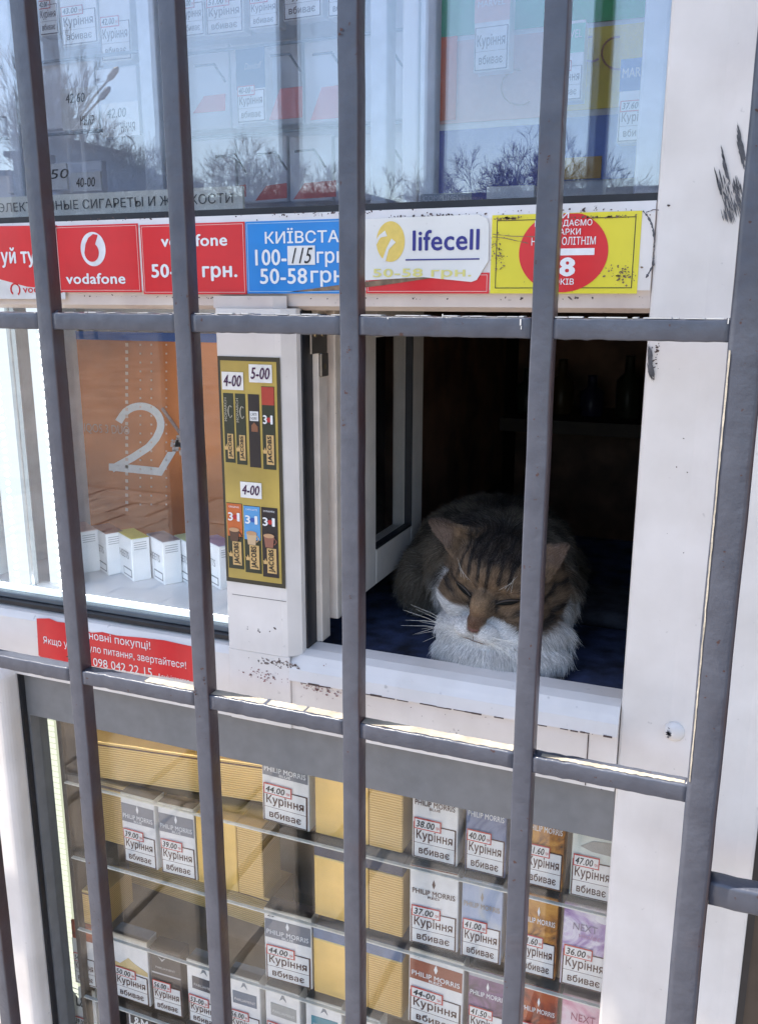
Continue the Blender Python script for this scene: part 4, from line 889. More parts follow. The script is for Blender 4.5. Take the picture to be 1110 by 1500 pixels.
def sachet(u0, u1, v0, v1, kind):
    s = jrect('sachet', u0, u1, v0, v1, .0012, STB if kind in ('noir', 'dyn') else STG)
    if kind != 'noir':
        lv0 = v1-(v1-v0)*.42; jrect('label', u0+(u1-u0)*.30, u1-(u1-u0)*.12, lv0, v1-(v1-v0)*.06, .0016, LAB, s)
        jvert('JACOBS', u0+(u1-u0)*.40, u1-(u1-u0)*.18, lv0+.004, v1-(v1-v0)*.08, .0020, K_, s, bold=.03)
        (a, b) = jp(u0+(u1-u0)*.2, lv0+(v1-lv0)*.45); plate('crown', [(a-.0018, b-.003), (a+.0018, b-.003), (a+.0026, b+.001), (a+.0010, b), (a, b+.003), (a-.0010, b), (a-.0026, b+.001)], JY-.0020, LAB, s, .0002)
    if kind == 'mon':
        jvert('MONARCH', u0+(u1-u0)*.10, u0+(u1-u0)*.34, v0+.02, v0+(v1-v0)*.40, .0016, ink((.5, .46, .36), 'pale_gold'), s)
        (a, b) = jp(u0+(u1-u0)*.68, v0+(v1-v0)*.26); bm = bmesh.new(); tube(bm, [(a+.0022*math.cos(t*.4), JY-.0015, b+.0058*math.sin(t*.4)) for t in range(2, 15)], .0005, 5); bmobj('printed_ring', bm, ink((.5, .46, .36), 'pale_gold'), s)
    if kind == 'noir':
        p_ = jrect('white_patch', u0+(u1-u0)*.15, u1-(u1-u0)*.10, v0+(v1-v0)*.23, v0+(v1-v0)*.36, .0016, W_, s)
        jt('CARTE', u0+(u1-u0)*.25, u1-(u1-u0)*.2, v0+(v1-v0)*.25, v0+(v1-v0)*.29, .0020, K_, p_); jt('NOIRE', u0+(u1-u0)*.25, u1-(u1-u0)*.2, v0+(v1-v0)*.305, v0+(v1-v0)*.345, .0020, K_, p_)
        (a, b) = jp((u0+u1)/2, v0+(v1-v0)*.45); plate('printed_bean', [(a-.003, b-.004), (a+.004, b-.004), (a+.004, b+.001), (a, b+.005), (a-.003, b+.002)], JY-.0015, ink((.25, .10, .05), 'bean'), s, .0002)
    if kind in ('31', 'orig', 'latte', 'dyn'):
        tc_ = {'31': (.42, .05, .03), 'orig': (.55, .13, .03), 'latte': (.10, .32, .62), 'dyn': (.03, .02, .02)}[kind]
        v2 = v0+(v1-v0)*(.22 if kind == '31' else .50)
        if kind != 'dyn': jrect('top_print', u0+.004, u1-.004, v0+.002, v2, .0015, ink(tc_, 'sachet_'+kind), s)
        vv = v0+(v1-v0)*(.34 if kind == '31' else .14)
        jt('3', u0+(u1-u0)*.10, u0+(u1-u0)*.42, vv, vv+.038, .0020, W_, s, bold=.03); jt('1', u0+(u1-u0)*.68, u0+(u1-u0)*.86, vv, vv+.038, .0020, W_, s, bold=.03)
        (a, b) = jp(u0+(u1-u0)*.55, vv+.020); plate('print_dot', ellipse_pts(a, b, .0026, .0024, 16), JY-.0018, ink((.5, .03, .03) if kind != 'latte' else (.03, .10, .4), 'dot_'+kind), s, .0002)
        if kind != '31':
            jt({'orig': 'ORIGINAL', 'latte': 'CAFFE LATTE', 'dyn': 'DYNAMIX'}[kind], u0+(u1-u0)*.16, u1-(u1-u0)*.14, v0+.012, v0+.020, .0020, W_, s)
            (a, b) = jp(u0+(u1-u0)*.5, v0+(v1-v0)*.40)
            cupc = ink({'orig': (.10, .05, .03), 'latte': (.60, .42, .25), 'dyn': (.30, .12, .08)}[kind], 'cup_'+kind)
            plate('printed_cup', [(a-.0065, b), (a+.005, b), (a+.0035, b-.012), (a-.005, b-.012)], JY-.0019, cupc, s, .0002)
            plate('printed_coffee', ellipse_pts(a-.0007, b, .0060, .0022, 18), JY-.0021, ink((.52, .30, .16), 'coffee_top'), s, .0001)
            bm = bmesh.new(); tube(bm, [(a+.0045+.003*math.sin(t*.5), JY-.0019, b-.002-.0022*t*.5) for t in range(7)], .0006, 5); bmobj('printed_handle', bm, cupc, s)
sachet(.075, .240, .155, .455, 'mon'); sachet(.270, .435, .155, .460, 'mon'); sachet(.480, .660, .155, .468, 'noir'); sachet(.700, .905, .120, .472, '31')
sachet(.060, .320, .635, .935, 'orig'); sachet(.345, .620, .640, .945, 'latte'); sachet(.640, .905, .640, .955, 'dyn')
for (u0, u1, v0, v1, s) in ((.07, .42, .065, .140, '4-00'), (.515, .880, .030, .105, '5-00'), (.31, .66, .535, .605, '4-00')):
    t_ = jrect('paper_tag', u0, u1, v0, v1, .0018, PW, None, .0005); jt(s, u0+.03, u1-.03, v0+.012, v1-.014, .0022, ink((.06, .01, .06), 'plum_ink'), t_, bold=.02, shear=.25)

# ------------------------------------------------------------------ security grille
G = empty('security_grille', (-.4, -.082, .02), 'grey painted steel security grille in front of the kiosk window', 'security grille')
def jitter(bm, s, seed):
    r = random.Random(seed)
    for v in bm.verts: v.co += Vector((r.gauss(0, s), r.gauss(0, s), 0))
def steel(name, x0, x1, y0, y1, z0, z1, bev, seed=0, along='z'):
    bm = bmesh.new(); n = 60 if along == 'z' else 24
    prof = []
    if along == 'z': a0, a1, b0, b1 = x0, x1, y0, y1
    else: a0, a1, b0, b1 = y0, y1, z0, z1
    for (ca, cb, t0) in ((a1-bev, b1-bev, 0), (a0+bev, b1-bev, 90), (a0+bev, b0+bev, 180), (a1-bev, b0+bev, 270)):
        for k in range(4): t = R(t0+30*k); prof.append((ca+bev*math.cos(t), cb+bev*math.sin(t)))
    r = random.Random(seed); rings = []
    for i in range(n+1):
        f = i/n; ph = seed*1.7; wob = (r.gauss(0, .00014)+.0007*math.sin(f*5.1+ph), r.gauss(0, .00014)+.0005*math.sin(f*7+ph)) if along == 'z' else (r.gauss(0, .00014), r.gauss(0, .00018))
        if along == 'z': rings.append([bm.verts.new((a+wob[0], b+wob[1], z0+(z1-z0)*f)) for a, b in prof])
        else: rings.append([bm.verts.new((x0+(x1-x0)*f, a+wob[0], b+wob[1])) for a, b in prof])
    m_ = len(prof)
    for i in range(n):
        for k in range(m_):
            q = (rings[i][k], rings[i][(k+1) % m_], rings[i+1][(k+1) % m_], rings[i+1][k])
            bm.faces.new(q if along == 'z' else q[::-1])
    bm.faces.new(rings[0][::-1]); bm.faces.new(rings[-1])
    bmesh.ops.recalc_face_normals(bm, faces=bm.faces)
    return bmobj(name, bm, GP, G, smooth=True)
BW = .0166; GY = -.0905
bars = [-1.065, -.913, -.7605, -.6110, -.4600, -.3030, -.1480]
for i, x in enumerate(bars):
    steel('bar', x, x+BW, GY, GY+BW, .02, 2.04, .0016, i)
steel('post', -.0095, .0145, GY-.002, GY+.022, .0, 2.04, .0042, 31)
for (z0, z1) in ((1.4180, 1.4335), (1.0625, 1.0775)):
    for i in range(len(bars)):
        xa = bars[i]+BW-.0005; xb = bars[i+1]+.0005 if i+1 < len(bars) else -.0085
        steel('rail', xa, xb, GY+.0012, GY+.0157, z0, z1, .0016, 50+i, 'x')
steel('rail', .0140, .25, GY+.003, GY+.021, .9750, .9965, .003, 71, 'x'); steel('rail', .0140, .25, GY+.003, GY+.021, 1.62, 1.64, .003, 72, 'x')
def weld(x, z, s, seed, y=GY+.004):
    r = random.Random(seed); bm = bmesh.new(); bmesh.ops.create_icosphere(bm, subdivisions=2, radius=1)
    for v in bm.verts: v.co = Vector((x, y+.003, z))+Vector((v.co.x*s, v.co.y*s*.8, v.co.z*s*1.25))*(r.uniform(.72, 1.15))
    bmobj('weld', bm, GP, G, smooth=True)
for i, x in enumerate(bars[2:]):
    for (z, s) in ((1.4265, .0048), (1.0705, .0056)):
        weld(x+BW+.0004, z+random.uniform(-.005, .004), s, i*7+int(z*10)); weld(x-.0002, z+random.uniform(-.004, .004), s*.7, i*9+int(z*12))
for z in (1.4300, 1.0735): weld(-.0098, z, .0048, int(z*100), GY+.003)
weld(.0150, .987, .0045, 5)
CHIP = M('paint_chip', (.06, .025, .02), .7, var=.4, scale=300); r = random.Random(77)
for x in bars[2:]+[-.0075]:
    for k in range(5):
        z = r.uniform(.55, 1.7); flakes('paint_chips', x+r.choice((.003, .0083, .0135)), z, .002, r.uniform(.004, .02), r.randint(2, 7), GY-.0013-(.002 if x > -.01 else 0), CHIP, G, r.randint(0, 999), .00075, 0)
# worn cream topcoat plus painted sunlight along the top faces of the lower rail
vs = []; WORN_SUNLIT = M('worn_sunlit_topcoat', (.34, .30, .24), .55, var=.25, scale=60, bump=.3, bscale=300)
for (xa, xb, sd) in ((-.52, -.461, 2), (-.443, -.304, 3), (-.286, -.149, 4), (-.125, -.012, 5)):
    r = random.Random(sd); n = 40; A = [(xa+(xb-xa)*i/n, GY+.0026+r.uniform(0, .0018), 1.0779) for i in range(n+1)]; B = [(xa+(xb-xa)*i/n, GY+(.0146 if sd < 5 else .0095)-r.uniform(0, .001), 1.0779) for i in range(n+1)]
    o = mesh('worn_sunlit_paint', A+B, [(i, i+1, n+2+i, n+1+i) for i in range(n)], WORN_SUNLIT, G)
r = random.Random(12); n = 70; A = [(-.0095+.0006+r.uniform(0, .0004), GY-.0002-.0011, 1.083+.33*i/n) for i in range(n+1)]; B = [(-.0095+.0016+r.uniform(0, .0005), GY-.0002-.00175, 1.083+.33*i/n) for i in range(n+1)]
mesh('worn_sunlit_paint', A+B, [(i, i+1, n+2+i, n+1+i) for i in range(n)], WORN_SUNLIT, G)  # sunlit rim of the post's left corner, laid on as a pale strip
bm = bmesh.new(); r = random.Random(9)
for (xa, xb, z) in ((-.58, -.46, 1.4337), (-.44, -.305, 1.4337), (-.285, -.15, 1.4337), (-.13, -.012, 1.4337)):  # sunlit edge of the upper rail, laid on as pale paint
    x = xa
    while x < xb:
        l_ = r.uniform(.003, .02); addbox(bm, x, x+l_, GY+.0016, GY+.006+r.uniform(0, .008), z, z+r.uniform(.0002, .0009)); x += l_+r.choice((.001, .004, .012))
o = bmobj('drips_sunlit_edge', bm, M('drip_sunlit_paint', (.62, .60, .56), .5), G); o['kind'] = 'stuff'
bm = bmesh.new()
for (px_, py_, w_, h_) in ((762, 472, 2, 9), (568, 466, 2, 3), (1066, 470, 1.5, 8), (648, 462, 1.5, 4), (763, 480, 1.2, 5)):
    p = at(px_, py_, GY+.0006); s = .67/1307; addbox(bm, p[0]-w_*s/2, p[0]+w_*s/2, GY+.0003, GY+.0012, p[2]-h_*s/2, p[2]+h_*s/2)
o = bmobj('drips_sunlit_edge', bm, M('drip_sunlit_paint', (.62, .60, .56), .5), G); o['kind'] = 'stuff'

# ------------------------------------------------------------------ the street behind the camera, seen as a reflection in the glass
def refl(px, py, dist):                                # point in the street whose mirror image in the glass falls on this pixel
    h = at(px, py, .018); v = FW + RT*(px-555)/FP - UP*(py-750)/FP; v = v/v[1]
    return np.array([h[0]+v[0]*dist, h[1]-dist, h[2]+v[2]*dist])
BARK = M('bark', (.05, .042, .038), .85, var=.4, scale=8)
TM = {}
def tree_mesh(kind):
    if kind in TM: return TM[kind]
    r = random.Random(100+kind); segs = ([], []); slender = kind % 2; depth = 7
    def grow(p, d, L, rad, lev, w_):
        q = p+d*L; w_.append((p, q, rad, rad*.72))
        if lev >= depth: return
        for k in range(3 if lev < depth-1 else 4):
            a = r.uniform(0, 6.28); s_ = r.uniform(.30, .60) if slender else r.uniform(.45, .95)
            o_ = d.orthogonal().normalized(); o2 = d.cross(o_)
            nd = (d+(o_*math.cos(a)+o2*math.sin(a))*s_+Vector((0, 0, .10))).normalized()
            grow(p+d*L*(r.uniform(.45, .98) if k else 1.), nd, L*r.uniform(.60, .88), rad*(.66 if k == 0 else .52), lev+1, segs[1])
    grow(Vector((0, 0, 0)), Vector((.02, 0, 1)).normalized(), .26, .012, 0, segs[0])
    zm = max(q[1].z for q in segs[1]); out = []
    for sg_ in segs:
        P_ = np.array([tuple(q[0]) for q in sg_])/zm; Q_ = np.array([tuple(q[1]) for q in sg_])/zm
        ra = np.array([max(q[2], .0009) for q in sg_]); rb = np.array([max(q[3], .0007) for q in sg_])
        D = Q_-P_; D /= np.linalg.norm(D, axis=1)[:, None]; A1 = np.cross(D, [.31, .17, .93]); A1 /= np.linalg.norm(A1, axis=1)[:, None]; A2 = np.cross(D, A1)
        V = np.empty((len(sg_), 6, 3))
        for k in range(3):
            c_, s_ = math.cos(k*2.094), math.sin(k*2.094); V[:, k] = P_+(A1*c_+A2*s_)*ra[:, None]; V[:, k+3] = Q_+(A1*c_+A2*s_)*rb[:, None]
        F = [];
        for n_ in range(len(sg_)):
            b0 = n_*6; F += [(b0, b0+1, b0+4, b0+3), (b0+1, b0+2, b0+5, b0+4), (b0+2, b0, b0+3, b0+5)]
        me = bpy.data.meshes.new('branches'); me.from_pydata(V.reshape(-1, 3).tolist(), [], F); me.materials.append(BARK); out.append(me)
    TM[kind] = out; return out
def tree(px, pytop, dist, spread, label, seed, r0=.16, depth=6, nb=3):
    top = refl(px, pytop, dist); H = float(top[2]); kind = (1 if spread < .7 else 0)+2*(seed % 2)
    root = empty('bare_tree', (float(top[0]), float(top[1]), 0.), label, 'tree', 'bare trees across the street', random.Random(seed).uniform(0, 6))
    for nm, me in zip(('trunk', 'crown'), tree_mesh(kind)):
        o = bpy.data.objects.new(nm, me); COL.objects.link(o); o.parent = root; o.scale = (H*spread, H*spread, H)
tree(372, 178, 30, .95, 'bushy bare tree mirrored left of the third bar', 11, .13)
tree(325, 205, 34, .95, 'bare tree with fine twigs mirrored just right of the second bar', 12, .12)
tree(185, 150, 30, .8, 'bare tree mirrored between the two street lamps and the second bar', 13, .14)
tree(72, 20, 34, .45, 'tall slender bare tree mirrored beside the first bar', 14, .2)
tree(18, 60, 26, .6, 'tall bare tree mirrored at the left edge of the upper window', 15, .2)
tree(705, 200, 32, .9, 'low bare tree mirrored in the coloured poster left of the fourth bar', 16, .12)
tree(762, 190, 36, .9, 'bare tree mirrored behind the fourth bar', 17, .12)
tree(842, 180, 34, .8, 'bare tree mirrored right of the fourth bar', 18, .13)
tree(455, 225, 45, 1.0, 'small far bare tree mirrored left of the third bar', 19, .1, 5)
tree(560, 235, 45, 1.0, 'small far bare tree mirrored right of the third bar', 20, .1, 5)
tree(910, 215, 45, 1.0, 'small far bare tree mirrored at the right of the upper window', 21, .1, 5)
tree(235, 215, 48, 1.0, 'far bare tree mirrored behind the second bar', 22, .1, 5)
for (px, py, hx, hy, lab) in ((98, 205, 146, 146, 'near street lamp with slanted arm mirrored right of the first bar'), (118, 170, 158, 118, 'taller street lamp mirrored above the other one')):
    dist = 24; b = refl(px, py, dist); e = refl(hx, hy, dist)
    r_ = empty('street_lamp', (b[0], b[1], 0), lab, 'street lamp', 'street lamps across the street')
    bm = bmesh.new(); tube(bm, [(b[0], b[1], 0), tuple(b)], [.07, .05], 8); bmobj('pole', bm, M('lamp_steel', (.25, .26, .27), .5), r_)
    bm = bmesh.new(); tube(bm, [tuple(b), tuple((b+e)/2+np.array([0, 0, .05])), tuple(e)], .035, 6); bmobj('arm', bm, M('lamp_steel', (.25, .26, .27)), r_)
    d = (e-b)/np.linalg.norm(e-b); bm = bmesh.new(); tube(bm, [tuple(e), tuple(e+d*.12), tuple(e+d*.45), tuple(e+d*.55)], [.04, .10, .09, .03], 8); bmobj('lamp_head', bm, M('lamp_steel', (.25, .26, .27)), r_)
# dark stepped building and a low pale one
def bld(pl, pr, pyt, dist, mt, label, dep=8, winrows=2):
    a, b = refl(pl, pyt, dist), refl(pr, pyt, dist)
    x0, x1 = min(a[0], b[0]), max(a[0], b[0]); H = (a[2]+b[2])/2; y1 = -dist
    r_ = empty('house', ((x0+x1)/2, y1, 0), label, 'house', 'houses across the street')
    box('wall', x0, x1, y1-dep, y1, 0, H, mt, r_); box('roof', x0-.3, x1+.3, y1-dep-.3, y1+.3, H, H+.25, M('roof_dark', (.05, .05, .055), .6), r_)
    n = max(2, int((x1-x0)/2.4))
    for q in range(winrows):
        for k in range(n):
            xa = x0+(x1-x0)*(k+.25)/n; xb = x0+(x1-x0)*(k+.75)/n; zz = .9+q*2.9
            if zz+1.5 < H: f = box('window', xa, xb, y1, y1+.06, zz, zz+1.5, M('win_frame', (.5, .5, .5)), r_); box('pane', xa+.07, xb-.07, y1+.0605, y1+.07, zz+.07, zz+1.43, M('pane_dark', (.03, .04, .05), .08), f)
bld(18, 80, 228, 38, M('dark_wall', (.11, .11, .12), .7), 'dark tall house mirrored behind the first bar', winrows=3)
bld(78, 100, 212, 42, M('dark_wall', (.055, .055, .06)), 'dark narrow tower part mirrored left of the lamps', 5, 3)
bld(100, 150, 250, 36, M('dark_wall2', (.14, .13, .13), .7), 'lower dark house mirrored under the lamps', winrows=2)
bld(-140, 14, 262, 40, M('pale_wall', (.5, .48, .45), .8), 'pale house mirrored at the far left', winrows=2)
bld(250, 520, 292, 60, M('pale_wall2', (.40, .36, .32), .8), 'long low house mirrored behind the bushy trees', winrows=1)
bld(600, 1000, 285, 62, M('pale_wall3', (.45, .42, .38), .8), 'long low house mirrored at the right', winrows=1)

# ------------------------------------------------------------------ the cat
CO = np.array([-.215, .18, 1.0802])
cat = empty('cat', tuple(CO), 'brown tabby and white cat dozing in the open serving hatch', 'cat')
HC = at(729, 856, .092)                                # middle of the head
tc_ = -(HC-CAM)/np.linalg.norm(HC-CAM); ri = RT-(RT@tc_)*tc_; ri /= np.linalg.norm(ri); ui = np.cross(tc_, ri)
a_, b_, ro = R(23), R(24), R(8)
f_ = tc_*math.cos(a_)*math.cos(b_)-ri*math.sin(a_)*math.cos(b_)-ui*math.sin(b_)
r_ax = ri*math.cos(ro)-ui*math.sin(ro); r_ax -= (r_ax@f_)*f_; r_ax /= np.linalg.norm(r_ax); u_ax = np.cross(f_, r_ax)
if u_ax @ ui < 0: u_ax = -u_ax
HM = np.array([r_ax, u_ax, f_])                        # rows: right, up, forward of the head
def hd(r, u, f): return HC+HM.T@np.array([r, u, f])
def ball(bm, c, rad, M3=None):
    mt = Matrix.Identity(4)
    if M3 is not None:
        for i in range(3):
            for k in range(3): mt[i][k] = M3[k][i]
    bmesh.ops.create_icosphere(bm, subdivisions=3, radius=1, matrix=Matrix.Translation(Vector(c)) @ mt @ Matrix.Diagonal((*rad, 1)))
bm = bmesh.new()
HS = .965
hb = lambda r, u, f, *rad: ball(bm, hd(r*HS, u*HS, f*HS), tuple(q*HS for q in rad), HM)
hb(0, .004, -.004, .053, .047, .048); hb(.026, -.016, .012, .032, .028, .030); hb(-.026, -.016, .012, .032, .028, .030)
hb(0, .022, .016, .038, .026, .030); hb(0, -.003, .040, .0115, .018, .024); hb(0, -.016, .056, .0095, .009, .012)
hb(.0115, -.028, .055, .0130, .0095, .012); hb(-.0115, -.028, .055, .0130, .0095, .012); hb(0, -.039, .048, .011, .008, .012)
hb(.022, .018, .030, .014, .008, .012); hb(-.022, .018, .030, .014, .008, .012)
# body: chest, shoulders, back, haunches
ball(bm, (-.208, .132, 1.140), (.068, .058, .058)); ball(bm, (-.206, .092, 1.112), (.066, .054, .038)); ball(bm, (-.202, .078, 1.094), (.068, .050, .030)); ball(bm, (-.232, .19, 1.150), (.080, .085, .064))
ball(bm, (-.262, .27, 1.146), (.090, .11, .062)); ball(bm, (-.325, .235, 1.120), (.034, .075, .042)); ball(bm, (-.192, .26, 1.120), (.04, .085, .042)); ball(bm, (-.262, .33, 1.135), (.085, .075, .056))
ball(bm, tuple(HC-f_*.045-np.array([0, -.01, .02])), (.055, .055, .05))

# ears: curved shells, thick enough to be flesh
def ear(sgn, tip, b0, b1, back, th=.0062):
    P0, P1, T = hd(*b0), hd(*b1), hd(*tip); Bk = np.array(hd(*back))-np.array(hd(0, 0, 0)); vs = []; n = 10
    for s_ in (0, 1):
        for i in range(n+1):
            v = i/n
            for k in range(n+1):
                u = k/n; wv = (1-v)**.75
                p = (P0*(1-u)+P1*u)*(1)+0
                c = (P0+P1)/2; p = c+(p-c)*wv+(T-c)*v
                bul = math.sin(math.pi*u)*(1-v)*.85
                p = p+Bk*(bul+.0)+HM[2]*0+(Bk/np.linalg.norm(Bk))*(th if s_ else 0)*(1-v*.30)
                vs.append(bm.verts.new(p))
    m_ = (n+1)*(n+1)
    def q(s_, i, k): return vs[s_*m_+i*(n+1)+k]
    for i in range(n):
        for k in range(n):
            for s_ in (0, 1):
                try: bm.faces.new((q(s_, i, k), q(s_, i, k+1), q(s_, i+1, k+1), q(s_, i+1, k)))
                except ValueError: pass
    for i in range(n):
        for k in (0, n): bm.faces.new((q(0, i, k), q(0, i+1, k), q(1, i+1, k), q(1, i, k)))
    for k in range(n):
        for i in (0, n): bm.faces.new((q(0, i, k), q(0, i, k+1), q(1, i, k+1), q(1, i, k)))
ear(-1, (-.084, .049, .000), (-.046, .014, .008), (-.028, .050, .002), (.0005, .002, -.004))
ear(1, (.063, .056, -.008), (.052, .016, .002), (.028, .047, .002), (-.002, .003, -.006))
bmesh.ops.recalc_face_normals(bm, faces=bm.faces)
me0 = bpy.data.meshes.new('catraw'); bm.to_mesh(me0); bm.free()
tmp = bpy.data.objects.new('catraw', me0); COL.objects.link(tmp)
rm = tmp.modifiers.new('r', 'REMESH'); rm.mode = 'VOXEL'; rm.voxel_size = .0017; rm.use_smooth_shade = True
sm_ = tmp.modifiers.new('s', 'SMOOTH'); sm_.iterations = 5; sm_.factor = .5
bpy.context.view_layer.update()
bme = bpy.data.meshes.new_from_object(tmp.evaluated_get(bpy.context.evaluated_depsgraph_get())); bpy.data.objects.remove(tmp)
nv = len(bme.vertices); co = np.empty(nv*3); bme.vertices.foreach_get('co', co); co = co.reshape(-1, 3)
L = (co-HC)@HM.T
# eye hollows
for s_ in (-1, 1):
    d = np.linalg.norm((L-np.array([s_*.0232, .0040, .042]))/np.array([.013, .008, .02]), axis=1)
    co -= HM[2]*(np.exp(-d**2*1.4)*.0032)[:, None]
L = (co-HC)@HM.T
def ramp(x, a, b): return np.clip((x-a)/(b-a), 0, 1)
def mixc(c, d, t): return c*(1-t)[:, None]+d*t[:, None]
def smooth_noise(P_, sc, seed):
    q = np.random.default_rng(seed); out = 0
    for k in range(7):
        kv = q.normal(0, 1, 3)*sc; out = out+np.sin(P_@kv+q.uniform(0, 6.28))
    return out/7
def coat_colour(P_):
    L = (P_-HC)@HM.T; r, u, f = L.T; ar = abs(r)
    n1 = smooth_noise(P_, 90, 1); n2 = smooth_noise(P_, 260, 2); n3 = smooth_noise(P_, 500, 3)
    brown = np.array([.185, .125, .080]); dark = np.array([.016, .013, .012]); tan = np.array([.32, .21, .125]); grey = np.array([.135, .110, .082]); white = np.array([.72, .69, .66])
    # head
    c = np.tile(brown, (len(P_), 1))*(1+.5*n2+.5*n3)[:, None]
    stripe = ramp(np.sin(r*560+n1*2.8+u*25), .05, .7)*ramp(u, .006, .016)*ramp(.042-ar, 0, .010)
    c = mixc(c, dark, stripe*.9)
    crown = ramp(u+.6*(.02-abs(f-.0))*0+n1*.004, .030, .040)*ramp(.040-ar, 0, .012); c = mixc(c, dark, crown*.92)
    back = ramp(-f, -.004, .012)*ramp(u, -.02, .01)*ramp(.044-ar, 0, .014); c = mixc(c, dark, back*.85)
    cheek = ramp(np.sin((u-.35*ar)*300+n1*1.6), .3, .8)*ramp(ar, .026, .034)*ramp(.012-u, 0, .006); c = mixc(c, dark*1.6, cheek*.9)
    eyeline = np.exp(-((u-.004-(ar-.0245)*.30)/.0028)**2)*ramp(ar, .011, .017)*ramp(.050-ar, 0, .012)*ramp(f, .0, .02); c = mixc(c, dark, eyeline*.95)
    inner = np.exp(-((ar-.0125-(.002-u)*.10)/.0028)**2)*ramp(.008-u, 0, .004)*ramp(u, -.016, -.008)*ramp(f, .02, .032); c = mixc(c, dark*1.3, inner*.95)
    brow = np.exp(-((ar-.018)/.010)**2-((u-.0165)/.0035)**2)*ramp(f, .02, .03); c = mixc(c, tan, brow*.55)
    nose = ramp(.0092-ar-.15*ramp(-u, .012, 1.012), 0, .003)*ramp(.014-u, 0, .008)*ramp(f, .022, .032); c = mixc(c, mixc(np.tile(tan, (len(P_), 1)), np.array([.15, .082, .052]), ramp(-u, .000, .012)), nose*.9)
    wl = np.where(r < 0, -.013+.05*ar, -.015-.40*ramp(ar, .022, 1.022))+n1*.002
    c = mixc(c, tan*1.25, np.exp(-((u+.003-(ar-.0245)*.30)/.0022)**2)*ramp(ar, .014, .018)*ramp(.040-ar, 0, .01)*ramp(f, 0, .02)*.6); wh = ramp(wl-u, 0, .003)*(1-nose*ramp(u, -.028, -.024)); c = mixc(c, white, wh)
    # ears
    er = np.where(r < 0, ramp(ar, .050, .058)*ramp(u, .022, .030), ramp(ar-.25*(u-.05), .040, .050)*ramp(u, .030, .040)); c = mixc(c, np.array([.060, .040, .032]), er*.85); c = mixc(c, np.array([.19, .135, .105]), np.where(r < 0, er*ramp(.050-u-.1*(ar-.06), 0, .005), er*ramp(f, -.012, -.004))*.8)
    # body
    x, y, z = P_.T
    b = np.tile(grey, (len(P_), 1))*(1+.3*n2)[:, None]
    b = mixc(b, dark, ramp(np.sin(y*130+n1*2.5+x*25), .2, .7)*.75)
    b = mixc(b, dark*1.2, np.exp(-((x+.25)/.028)**2)*ramp(z, 1.17, 1.19)*.85)
    low = ramp(1.128+n1*.008-z, 0, .022); frontw = ramp(.165-y+n1*.008, 0, .03)*ramp(1.160+n1*.010-z, 0, .016)
    patch = ramp(-.283+n1*.006-x, 0, .012)*ramp(.19-y, 0, .02)*ramp(z, 1.086, 1.10)
    b = mixc(b, white*.95, np.maximum(low*.85, frontw)); b = mixc(b, grey*.9, patch*.95)
    hd_ = ramp(np.linalg.norm(L/np.array([.065, .061, .072]), axis=1), 1.02, 1.12)
    isear = ((u > .035) & (ar > .025) & (abs(f) < .035)) | ((ar > .05) & (u > .015) & (f > -.025) & (abs(f) < .03))
    hd_ = np.where(isear, 0, hd_)
    under = ramp(-.045-u, 0, .006); hd_ = np.maximum(hd_, under)
    return np.clip(mixc(c, b, hd_), .004, .9), hd_
ccol, bodyw = coat_colour(co)
bme.vertices.foreach_set('co', (co-CO).ravel())
ca = bme.color_attributes.new('coat', 'FLOAT_COLOR', 'POINT'); ca.data.foreach_set('color', np.c_[ccol, np.ones(nv)].ravel())
def attr_mat(name, att, rough=.75, mul=1.):
    mt = bpy.data.materials.new(name); mt.use_nodes = True; n = mt.node_tree.nodes; l = mt.node_tree.links; b = n['Principled BSDF']
    a = n.new('ShaderNodeAttribute'); a.attribute_name = att
    mx = n.new('ShaderNodeMixRGB'); mx.blend_type = 'MULTIPLY'; mx.inputs[0].default_value = 1; mx.inputs[2].default_value = (mul, mul, mul, 1)
    l.new(a.outputs['Color'], mx.inputs[1]); l.new(mx.outputs[0], b.inputs['Base Color']); b.inputs['Roughness'].default_value = rough; b.inputs['Specular IOR Level'].default_value = .15; return mt
bme.materials.clear(); bme.name = 'body'
bodyo = link('body', bme, attr_mat('cat_skin', 'coat', .8, .75), cat)
# fur strands
bme.calc_loop_triangles(); nt_ = len(bme.loop_triangles); tri = np.empty(nt_*3, dtype=np.int64); bme.loop_triangles.foreach_get('vertices', tri); tri = tri.reshape(-1, 3)
A_, B_, C_ = co[tri[:, 0]], co[tri[:, 1]], co[tri[:, 2]]
nn = np.cross(B_-A_, C_-A_); area = np.linalg.norm(nn, axis=1)/2; nn /= np.maximum(np.linalg.norm(nn, axis=1), 1e-12)[:, None]
cen = (A_+B_+C_)/3; keep = (cen[:, 2] > 1.083) & (((nn*(CAM-cen)).sum(1) > -.25*np.linalg.norm(CAM-cen, axis=1)))
Lc = (cen-HC)@HM.T; dens = area*keep*np.where(bodyw[tri[:, 0]] < .5, 2.6, 1.)
NS = 130000
idx = rng.choice(nt_, NS, p=dens/dens.sum()); uu = rng.random((NS, 2)); flip = uu.sum(1) > 1; uu[flip] = 1-uu[flip]
root_ = A_[idx]+(B_-A_)[idx]*uu[:, :1]+(C_-A_)[idx]*uu[:, 1:]; N_s = nn[idx]; bw = bodyw[tri[idx, 0]]
Lr = (root_-HC)@HM.T
col_s, _ = coat_colour(root_)
